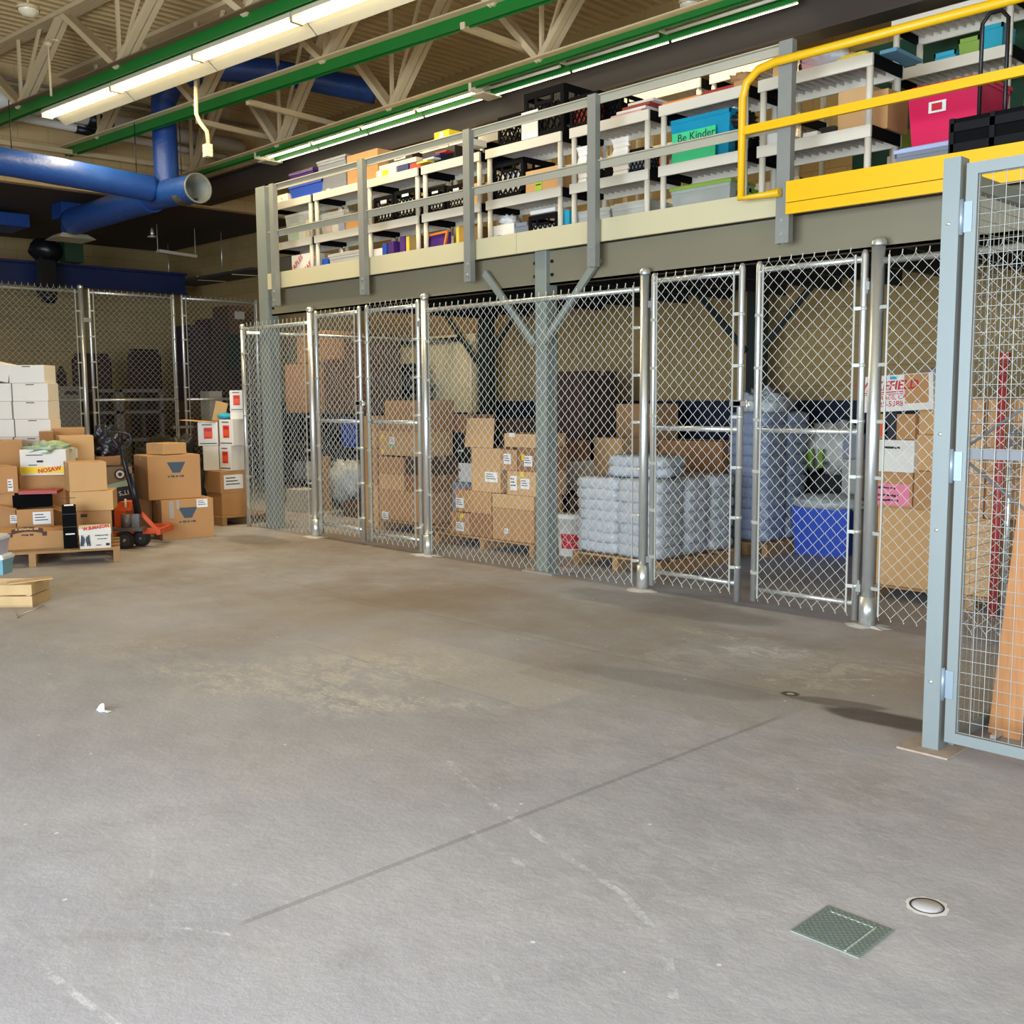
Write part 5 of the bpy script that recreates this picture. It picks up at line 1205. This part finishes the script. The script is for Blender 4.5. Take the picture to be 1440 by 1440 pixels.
# ================================================================ behind the tall left fence
def aw(label, px0, px1, yt, yb, x, d, m, **k):
    # axis-aligned box whose +x face lies in the plane x (seen across the left area)
    ym = (yt+yb)/2; a = onx(px0, ym, x); b_ = onx(px1, ym, x); zt = onx((px0+px1)/2, yt, x).z; zb = onx((px0+px1)/2, yb, x).z
    zb = max(zb, 0)
    return carton(label, x-d/2, (a.y+b_.y)/2, zb, d, b_.y-a.y, zt-zb, 0, m=m, **k)
dkp = mat('dark_plum_upholstery', '35211f', .8, 0, .15, 8); gryb = mat('dark_grey_tote', '6e6c60', .5); rackm = mat('grey_rack_steel', '6d6a66', .5, .2)
for i, (lab, a, b_, yt, yb) in enumerate((('dark high-backed padded chair behind the left post of the back fence', 102, 156, 497, 556), ('dark high-backed padded chair seen through the tall left gate', 181, 226, 491, 550), ('dark padded chair partly hidden by the white flat cartons', 80, 92, 515, 545))):
    x = -18.2; p0 = onx(a, 520, x); p1 = onx(b_, 520, x); zt = onx((a+b_)/2, yt, x).z; cy = (p0.y+p1.y)/2; W = p1.y-p0.y
    t = thing('padded_chair', lab, 'chair', (x, cy, 0), 0, 'dark padded chairs')
    m_ = MB(); 
    n = 10; prof = []
    MB().box(-.06, .06, -W/2+.04, W/2-.04, .95, zt).box(-.065, .065, -W/2, W/2, 1.0, zt-.08).build('backrest', dkp, t, world=False, bevel=.04)
    MB().box(-.1, .5, -W/2, W/2, .85, .97).build('seat', dkp, t, world=False, bevel=.03)
    for sx in (-.08, .45):
        for sy in (-W/2+.05, W/2-.05): MB().bar((sx,sy,0), (sx,sy,.86), .04, .04).build('leg', blackm, t, world=False)
t = thing('work_bench', 'grey steel rack frame behind the tall left gate', 'rack', (-17, 7.5, 0))
x = -16.6
for px in (166, 172, 228): 
    p = onx(px, 600, x); MB().box(x-.03, x+.03, p.y-.03, p.y+.03, 0, onx(px, 548, x).z).box(x-.73, x-.67, p.y-.03, p.y+.03, 0, onx(px, 548, x).z).build('upright', rackm, t)
for yy in (549, 580, 620):
    a = onx(140, yy, x); b_ = onx(230, yy, x); MB().box(x-.7, x+.03, a.y, b_.y, a.z-.03, a.z+.02).build('shelf', rackm, t)
aw('upper grey tote behind the back fence, right of the white flat cartons', 82, 118, 543, 562, -16.2, .5, gryb, tp=False, name='grey_tote', cat='tote', labels=((.0,.5,.2,.05,inkk,False,'+x'),))
aw('lower grey tote behind the back fence, right of the white flat cartons', 82, 118, 564, 720, -16.2, .5, gryb, tp=False, name='grey_tote', cat='tote')
# dark crate pile behind the right tall gate
rr = random.Random(3)
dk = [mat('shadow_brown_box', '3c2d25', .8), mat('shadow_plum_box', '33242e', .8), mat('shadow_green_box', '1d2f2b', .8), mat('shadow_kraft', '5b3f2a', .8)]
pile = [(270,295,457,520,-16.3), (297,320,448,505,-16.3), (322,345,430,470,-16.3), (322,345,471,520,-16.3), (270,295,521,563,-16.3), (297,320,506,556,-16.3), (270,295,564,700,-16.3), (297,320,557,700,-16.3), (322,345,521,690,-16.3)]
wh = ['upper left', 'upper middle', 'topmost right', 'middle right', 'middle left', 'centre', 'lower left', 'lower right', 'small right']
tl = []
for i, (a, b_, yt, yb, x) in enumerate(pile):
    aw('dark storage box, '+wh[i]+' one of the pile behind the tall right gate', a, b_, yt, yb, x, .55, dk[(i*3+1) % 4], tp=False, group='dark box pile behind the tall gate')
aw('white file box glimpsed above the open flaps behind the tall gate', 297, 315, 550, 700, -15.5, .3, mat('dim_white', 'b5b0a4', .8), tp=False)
aw('paper sheet pinned on the top dark box by the far post', 330, 344, 438, 449, -16.29, .008, mat('dim_white', 'b5b0a4', .8), tp=False, name='paper_sheet', cat='paper')

# ================================================================ cage 1 (behind the far bays)
t = thing('storage_rack', 'black steel rack carrying the tall wrapped brown boxes in the first cage', 'rack', (-10.4, 8.4, 0))
x0 = ony(392, 600, 8.2).x; x1 = ony(508, 600, 8.2).x; zs = 1.3
for x in (x0, (x0+x1)/2, x1):
    for y in (8.2, 9.0): MB().box(x-.03, x+.03, y-.03, y+.03, 0, 1.3).build('upright', blackm, t)
for z in (.35, .85, 1.3): MB().box(x0-.03, x1+.03, 8.15, 9.05, z-.03, z).build('shelf_board', blackm, t)
ca('tall plastic-wrapped brown carton on the black rack, left of the first cage', 392, 440, 512, 0, 8.25, .7, z0=1.302, m=kraft)
ca('upper wrapped brown carton on the tall one in the first cage', 410, 442, 466, 0, 8.25, .6, z0=ony(415, 512, 8.25).z+.01, m=kraft)
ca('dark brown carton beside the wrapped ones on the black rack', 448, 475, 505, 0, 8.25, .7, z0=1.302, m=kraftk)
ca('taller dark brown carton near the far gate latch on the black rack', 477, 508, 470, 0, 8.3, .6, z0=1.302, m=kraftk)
ca('white book pack on the lower board of the black rack', 418, 433, 0, None, 8.3, .3, z0=.352, z1=.62, m=c_wht, tp=False, name='book_pack', cat='books')
ca('grey paper bundle on the lower board of the black rack', 400, 412, 0, None, 8.3, .3, z0=.352, z1=.6, m=c_gry, tp=False, name='paper_bundle', cat='papers')
ca('white file box on the floor inside the first cage by the post', 388, 408, 0, None, 7.6, .3, z0=.0, z1=.3, m=mat('dim_white', 'b5b0a4', .8), tp=False)
ta('royal blue tote on the black rack left of the stacked cartons', 468, 499, 0, None, 8.22, .4, c_blu, z0=.852, z1=1.24, lid=False)
t_ = single('plastic_bag', MB().blob((ony(486, 700, 7.9).x, 7.95, .42), (.3,.22,.28), .5, 3), mat('grey_clear_bag', 'a9aca8', .3, 0, .2, 8, .6, 20), 'bulging grey-clear plastic bag on the floor behind the left far gate', 'bag')
ca('brown carton holding up the grey-clear plastic bag', 470, 502, 0, None, 7.75, .5, z0=0, z1=.2, m=kraftk)
ca('light wooden board leaning in the first cage by the far gate', 453, 462, 642, 720, 8.0, .05, z0=0, m=woodp, tp=False, name='board', cat='board')
# carton tower behind the right far gate
pallet('wooden pallet under the carton tower behind the far gates', -9.0, 7.72, 1.3, .9, 0, .12)
def tower(rows, y, zb=.122):
    pass
z = .122; yq = 7.3
def st(lab, p0, p1, yt, z0, y=yq, d=.42, m=kraft, **k):
    t_ = ca(lab, p0, p1, yt, 0, y, d, z0=z0, m=m, z1=ony((p0+p1)/2, yt, y).z, **k); return ony((p0+p1)/2, yt, y).z+.002
za = st('bottom wide brown carton of the tower behind the far gates', 524, 594, 690, .122, labels=((-.38,.1,.12,.1),))
zb = st('second brown carton of the tower with a round hole', 524, 560, 666, za, m=kraftl); zb2 = st('second-row brown carton, right half of the tower', 562, 596, 668, za, m=kraftd)
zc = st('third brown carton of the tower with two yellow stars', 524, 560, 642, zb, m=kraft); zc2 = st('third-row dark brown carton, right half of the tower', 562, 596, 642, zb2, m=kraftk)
zd = st('wide brown carton with a green and white label in the tower', 525, 590, 606, max(zc, zc2), m=kraftl, labels=((-.2,.6,.09,.08),(-.2,.35,.09,.03,c_grn,False),(-.42,.75,.04,.05,stky,False),(-.42,.15,.04,.05,stky,False)))
ze = st('top brown carton of the tower behind the far gates', 534, 592, 563, zd, m=kraft)
zf = st('lower left brown carton seen in the far gate gap', 498, 521, 680, 0, m=kraftl)
zg = st('middle left brown carton seen in the far gate gap', 498, 520, 630, zf, m=kraft, labels=((.2,.4,.05,.08),))
st('upper left brown carton seen in the far gate gap', 500, 519, 585, zg, m=kraftl)
# cream cabinet and pole at the back
t = thing('metal_cabinet', 'wide cream sliding-door cabinet high on the back wall of the first cage', 'cabinet', (-10, 9.6, 0))
a = ony(515, 460, 9.6); b_ = ony(668, 460, 9.6); zt = 2.36; 
pm_ = mat('cream_cabinet', 'cfc096', .5)
MB().box(a.x, b_.x, 9.6, 9.98, 1.3, zt).build('body', pm_, t)
z = ony(600, 480, 9.6).z
MB().box(a.x, b_.x-.25, 9.57, 9.6, z-.03, z+.03).box(a.x, b_.x-.5, 9.57, 9.6, 1.35, 1.45).build('track', blackm, t)
MB().box(a.x+1.35, a.x+1.37, 9.59, 9.6, 1.4, zt-.02).build('door_seam', blackm, t)
x = ony(663, 540, 9.5).x
single('white_pole', MB().tube([(x,9.5,0), (x,9.5,2.2)], .02, 8).tube([(x,9.5,2.2), (x,9.5,2.24)], .03, 8), refl, 'thin white pole standing before the cream cabinet', 'pole')
ca('dark blue-black screen case under the cream cabinet', 522, 588, 512, 556, 9.2, .22, m=c_blk, tp=False, name='screen_case', cat='case')
single('case_stand', MB().box(ony(522, 540, 9.2).x, ony(588, 540, 9.2).x, 9.2, 9.45, 0, ony(555, 556, 9.2).z-.005), kraftk, 'dark crate stand under the black screen case', 'stand')
# ================================================================ cage 2 (behind the wide bay)
pallet('wooden pallet under the labelled cartons in the wide bay', -7.6, 7.45, 1.45, .95, 0, .12)
y2 = 7.0
def s2(lab, p0, p1, yt, z0, y=y2, d=.4, m=kraft, **k): return st(lab, p0, p1, yt, z0, y, d, m, **k)
A1 = s2('small carton with yellow sticker at the lower left of the wide bay pallet', 628, 654, 720, .122, labels=((0,.35,.12,.09),(.1,.85,.05,.04,stky,False)))
A2 = s2('medium brown carton on the wide bay pallet, second from the left', 655, 687, 722, .122, m=kraftd)
A3 = s2('big brown carton at the centre of the wide bay pallet', 688, 748, 716, .122, labels=((-.15,.3,.05,.05),))
B1 = s2('wide brown carton with white label, second layer of the wide bay pallet', 634, 686, 690, max(A1, A2), m=kraft, labels=((-.36,.4,.12,.1),))
B2 = s2('brown carton between the two layers at the centre of the wide bay', 688, 748, 696, A3, m=kraftl)
C1 = s2('lower labelled carton at the right of the wide bay, near the column', 710, 754, 663, B2, m=kraftl, labels=((-.28,.5,.09,.14),(.1,.5,.12,.1),(.0,.88,.05,.05,stky,False)))
C2 = s2('brown carton with a square white label above the lower labelled one', 700, 724, 632, C1, m=kraft, labels=((-.05,.55,.1,.1),))
C3 = s2('brown carton with a yellow dot and white label beside the column', 726, 756, 630, C1, m=kraftd, labels=((.0,.45,.11,.1),(-.25,.6,.04,.06,stky,False)))
s2('open-topped small brown carton on top by the column', 706, 753, 610, max(C2, C3), m=kraftl, labels=((-.25,.9,.08,.04,c_wht,False),))
s2('large upright brown carton with its flap raised in the wide bay', 658, 700, 630, B1, m=kraftl, labels=((.2,.35,.18,.1),))
bz = ony(680, 630, y2).z; a = ony(656, 610, y2+.05); b_ = ony(696, 610, y2+.05)
single('cardboard_flap', MB().hexa([(a.x,y2+.02,bz+.002),(b_.x,y2+.02,bz+.002),(b_.x,y2+.027,bz+.002),(a.x,y2+.027,bz+.002)], [(a.x-.03,y2+.09,bz+.29),(b_.x-.05,y2+.09,bz+.29),(b_.x-.05,y2+.097,bz+.29),(a.x-.03,y2+.097,bz+.29)]), kraftl, 'raised cardboard flap of the upright carton in the wide bay', 'cardboard')
y3 = 7.75
D1 = s2('stacked brown carton base at the left back of the wide bay', 607, 640, 690, 0, y3, .5, m=kraftk)
D1b = s2('grey and white bag of goods behind the wide layered carton', 630, 655, 678, .0, y3-.1, .1, m=c_gry, tp=False)
t_ = ca('white W.B.MASON paper box at the left back of the wide bay', 608, 658, 650, 0, y3, .35, z0=D1, z1=ony(633, 650, y3).z, m=whitec, tp=False); mason(t_, .5, .36, .28, .9)
D2 = ony(633, 650, y3).z+.002
D3 = s2('black plastic box on the left back paper box', 610, 658, 608, D2, y3, .35, m=c_blk, tp=False, labels=((.2,.4,.08,.02),))
s2('brown carton on top of the black plastic box', 628, 660, 583, D3, y3, .35, m=kraftd)
s2('patterned dark red carton at the left back of the wide bay', 608, 627, 590, D3, y3, .35, m=kraftk)
y4 = 8.3
E1 = s2('tall dark brown carton standing at the back behind the upright one', 690, 735, 590, 0, y4, .5, m=kraftk)
s2('very tall dark maroon carton right of the grey column', 782, 826, 522, 0, 8.6, .5, m=mat('maroon_brown_box', '452d20', .85))
t_ = ca('brown carton stacked at the back just right of the grey column', 774, 803, 620, 0, 7.9, .3, z0=.85, z1=ony(788, 620, 7.9).z, m=kraftd)
single('wooden_stand', MB().box(ony(772, 700, 7.85).x, ony(806, 700, 7.85).x, 7.85, 8.25, 0, .55), kraftk, 'dark brown crate behind the white bucket', 'crate')
t_ = ca('white paper box with red W.B.MASON lettering right of the grey column', 776, 808, 654, 0, 7.9, .3, z0=.552, z1=.848, m=whitec, tp=False); mason(t_, .34, .31, .28, .62)
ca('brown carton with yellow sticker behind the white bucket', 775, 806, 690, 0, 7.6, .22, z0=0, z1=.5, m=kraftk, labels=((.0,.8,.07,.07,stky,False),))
bk = onz(791, 783)
t = thing('bucket', 'white plastic bucket with red label standing behind the fence', 'bucket', (bk.x, bk.y+.14, 0))
MB().lathe([(0,.002),(.125,.002),(.13,.01),(.15,.36),(.155,.36),(.155,.38),(.145,.38),(.13,.05),(0,.03)], (0,0,0), 28).build('body', c_wht, t, world=False)
MB().lathe([(0,.375),(.15,.375),(.158,.385),(.158,.4),(0,.4)], (0,0,0), 28).build('lid', c_wht, t, world=False)
k = MB(); a0 = R(-95)
for i in range(8):
    for (z0_, z1_) in ((.08, .22),):
        q = [(math.cos(a0+R(i*9+j*9)), math.sin(a0+R(i*9+j*9))) for j in (0, 1)]
        r0, r1 = .1385, .1445
        k.quad((q[0][0]*r0,q[0][1]*r0,z0_), (q[1][0]*r0,q[1][1]*r0,z0_), (q[1][0]*r1,q[1][1]*r1,z1_), (q[0][0]*r1,q[0][1]*r1,z1_))
k.build('red_label', inkr, t, world=False)
MB().tube([(.155*math.cos(R(-140+i*10)), .158*math.sin(R(-140+i*10)), .34-.2*math.sin(R(i*10))) for i in range(19)], .003, 5).build('handle', galv, t, world=False)
# ---------------- salt bag pallets
def bags(label, x0, x1, y0, y1, zb, n, hb, m, group, grid_, seed):
    nx, ny = grid_; w = (x1-x0)/nx; d = (y1-y0)/ny
    datas = []
    for s_ in range(3):
        o = bag_mesh(w*1.06, d*1.05, hb*1.35, seed+s_*13).build('bag', m); datas.append(o.data); bpy.data.objects.remove(o)
    names = ['bottom', 'second', 'third', 'fourth', 'fifth', 'sixth', 'seventh', 'eighth', 'ninth', 'tenth', 'eleventh', 'twelfth']
    rr = random.Random(seed)
    for k in range(n):
        for i in range(nx):
            for j in range(ny):
                o = bpy.data.objects.new('salt_bag', datas[(i+j+k) % 3]); COL.objects.link(o)
                o.location = (x0+w*(i+.5)+rr.uniform(-.012,.012), y0+d*(j+.5)+rr.uniform(-.012,.012), zb+hb*k)
                o.rotation_euler = (0, 0, rr.uniform(-.03,.03)+(math.pi if rr.random() < .5 else 0))
                side = ('front' if j == 0 else 'rear' if j == ny-1 else 'middle')+(' left' if i == 0 else ' right')
                tag(o, f'pale blue-grey plastic bag, {side} one in the {names[k]} layer of {label}', 'bag', group)
pallet('wooden pallet under the near stack of blue-grey bags', -5.85, 7.52, 1.0, 1.15, 0, .12)
bags('the near bag pallet', -6.33, -5.37, 6.95, 8.07, .122, 7, .093, bagm, 'bags on the near pallet', (2, 3), 5)
ztop = .122+.093*7+.03
for i, (x, y, r_, z, lab) in enumerate(((-5.75, 7.25, .25, ztop, 'lower of the two loose blue-grey bags lying askew on the near stack'), (-5.72, 7.22, .1, ztop+.085, 'upper of the two loose blue-grey bags lying askew on the near stack'))):
    o = bag_mesh(.62, .42, .12, 40+i).build('salt_bag', bagm); o.location = (x, y, z); o.rotation_euler = (0,0,r_); tag(o, lab, 'bag', 'loose bags on the near stack')
pallet('wooden pallet under the far stack of blue bags', -5.53, 8.87, .5, .8, 0, .12)
bags('the far bag pallet', -5.76, -5.32, 8.5, 9.25, .122, 12, .1, filmb, 'bags on the far pallet', (1, 2), 25)
single('plastic_film', MB().blob((-5.55, 8.85, 1.42), (.22,.28,.13), .7, 3), mat('white_film', 'c4c8c6', .35, 0, .15, 6, .6, 20, alpha=.9), 'crumpled white plastic film on top of the far bag stack', 'plastic film')
# things behind the near bags
t_ = ca('plain light brown carton leaning behind the near bag stack', 836, 876, 616, 0, 8.2, .3, z0=.0, z1=ony(855, 616, 8.2).z, m=kraftl)
ca('brown carton high behind the near bags, left of the near gate', 868, 925, 568, 0, 9.0, .4, z0=0, z1=ony(890, 568, 9.0).z, m=kraft)
ca('wide brown carton behind the near bags seen through the left near gate', 930, 1022, 620, 0, 8.5, .4, z0=0, z1=ony(975, 620, 8.5).z, m=kraftd)
# blue bin area
p = onz(1140, 775)
t_ = tub('royal blue square bin under a clear bag, behind the right near gate', -5.02, 9.1, 0, .56, .42, .45, .15, c_blu, c_blu, name='blue_bin', cat='bin', lid=False)
single('plastic_bag', MB().blob((-5.0, 9.08, .49), (.36,.27,.085), .35, 3), mat('milky_bag', 'b9bcb8', .3, 0, .1, 6, .6, 20), 'milky clear plastic bag spread over the blue bin', 'bag')
ca('dark box stack base behind the blue bin', 1120, 1205, 0, None, 9.5, .4, z0=0, z1=.72, m=c_blk, tp=False)
t_ = single('plastic_bag', MB().blob((ony(1165, 655, 9.5).x, 9.6, .98), (.38,.22,.24), .6, 3.5), mat('white_bag', 'c9c6bc', .4, 0, .1, 6, .5, 18), 'rumpled white bag with lime packets on the dark box behind the blue bin', 'bag')
p = ony(1150, 660, 9.36)
single('lime_packet', MB().box(p.x-.09, p.x-.03, 9.3, 9.33, .8, .98).box(p.x+.03, p.x+.08, 9.3, 9.33, .8, .98), c_lime, 'two lime green packets poking out of the rumpled white bag', 'packet')
ca('grey plastic bin right of the rumpled white bag', 1196, 1222, 612, 0, 9.3, .3, z0=.9, m=c_gry, tp=False, name='bin', cat='bin', z1=ony(1208, 612, 9.3).z)
ca('pale grey carton under the grey plastic bin', 1196, 1224, 0, None, 9.25, .3, z0=.0, z1=.898, m=col('pale_grey_card', 'a8a39c'), tp=False)
# ================================================================ right cage (behind the nearest bay)
pallet('wooden pallet under the huge brown carton in the right cage', -2.95, 7.75, 1.5, .8, 0, .1)
y5 = 7.35
F1 = st('huge plain brown carton at the base of the right cage stack', 1250, 1345, 717, .102, y5, .7, kraftl)
t_ = ca('brown carton with a pink handwritten sign in the right cage', 1243, 1299, 664, 0, y5-.03, .4, z0=F1, z1=ony(1270, 664, y5).z, m=kraft, tp=False)
s_ = MB().box(-.19,.13,-.2065,-.203,.02,.175).build('pink_sign', mat('pink_sign_paper', 'e8829a', .7), t_, world=False)
scribble(s_, -.13, .03, .145, .02, -.207, inkk, 13, 'handwriting'); scribble(s_, -.16, .06, .09, .02, -.207, inkk, 14, 'handwriting'); scribble(s_, -.15, .05, .055, .018, -.207, inkk, 15, 'handwriting')
F2 = ony(1270, 664, y5).z+.002
F2b = st('brown carton with a black tear right of the pink sign', 1301, 1345, 664, F1, y5-.02, .4, kraft)
t_ = ca('white lidded file box with a hand slot in the right cage', 1240, 1300, 619, 0, y5-.06, .45, z0=F2, z1=ony(1270, 619, y5-.06).z, m=whitec, tp=False)
MB().box(-.07, .05, -.228, -.226, .17, .185).build('hand_slot', inkk, t_, world=False)
F3 = ony(1270, 619, y5-.06).z+.002
F3b = st('brown carton right of the white file box', 1303, 1346, 612, F2b, y5, .4, kraftl)
t_ = ca('brown carton with a black label strip on the white file box', 1244, 1300, 582, 0, y5-.03, .4, z0=F3, z1=ony(1270, 582, y5).z, m=kraft, tp=False, labels=((-.12,.5,.09,.22,inkk,False),(-.38,.4,.1,.1,stko,False)))
F4 = ony(1270, 582, y5).z+.002
F4b = st('tall brown carton right of the black-labelled one', 1305, 1346, 545, F3b, y5+.02, .4, kraftl)
# WAKEFIELD box
a = ony(1212, 555, y5-.12); b_ = ony(1314, 545, y5-.12)
t = thing('moving_box', 'white box with red WAKEFIELD lettering tilted on top of the right cage stack', 'box', ((a.x+b_.x)/2, y5+.08, F4+.02), 0)
w_ = b_.x-a.x; t.rotation_euler = (0, R(-3), 0)
h_ = ony(1262, 527, y5-.1).z-F4-.02
MB().box(-w_/2, w_/2, -.2, .2, 0, h_).build('body', whitec, t, world=False)
MB().box(w_*.12, w_*.44, -.203, -.2, .05, h_-.005).build('bare_cardboard', kraft, t, world=False)
text('WAKEFIELD', .09, inkr, t, (-w_*.14, -.204, h_*.7), (R(90),0,0), bold=.002, shear=.2, name='red_lettering')
MB().box(-w_*.45, w_*.1, -.204, -.2015, h_*.52, h_*.55).box(-w_*.45, w_*.1, -.204, -.2015, h_*.47, h_*.49).build('underline', inkr, t, world=False)
text('STORAGE, CA', .045, inkr, t, (-w_*.12, -.204, h_*.38), name='red_lettering'); text('225-5388', .055, inkr, t, (-w_*.1, -.204, h_*.2), name='red_lettering')
MB().box(-w_*.08, w_*.02, -.204, -.2015, h_*.88, h_*.96).build('teal_mark', c_cyan, t, world=False)
single('plastic_bag', MB().blob((ony(1325, 530, y5+.1).x, y5+.15, F4b+.06), (.16,.12,.08), .5, 3), mat('pale_blue_bag', 'b8c0dc', .4, 0, .1, 6, .5, 20), 'pale blue plastic bag on the tall carton beside the lettered box', 'bag')
# goods seen through the square mesh gate
G1 = st('huge brown carton at the base behind the square mesh gate', 1349, 1430, 730, .102, y5+.02, .7, kraftl)
G2 = st('brown carton with lime tag behind the square mesh gate', 1347, 1402, 668, G1, y5, .4, kraft, labels=((-.2,.4,.08,.1,mat('lime_label', 'a6c832', .6),False),))
G3 = st('brown carton above the lime-tagged one behind the mesh gate', 1347, 1400, 610, G2, y5, .4, kraftl)
st('upper brown carton behind the square mesh gate', 1349, 1398, 560, G3, y5, .4, kraft)
st('brown carton at the far right behind the square mesh gate', 1404, 1470, 560, G1, y5+.05, .4, kraft)
x = ony(1411, 540, y5-.1).x
single('red_tube', MB().tube([(x,y5-.1,.0), (x,y5-.1,1.72)], .03, 12).tube([(x,y5-.1,1.72), (x,y5-.1,1.78)], .04, 12), c_red, 'bright red upright tube behind the square mesh gate', 'tube')
single('steel_bar', MB().tube([(-2.7,y5-.08,1.25), (-1.6,y5-.12,1.28)], .02, 8).tube([(-2.7,y5-.1,1.18), (-1.6,y5-.12,1.2)], .02, 8).tube([(-2.68,y5-.09,.0), (-2.68,y5-.09,1.3)], .015, 8), galv, 'pair of grey steel bars running across behind the mesh gate', 'bars')
for o in bpy.data.objects:
    if '_w' in o: del o['_w']
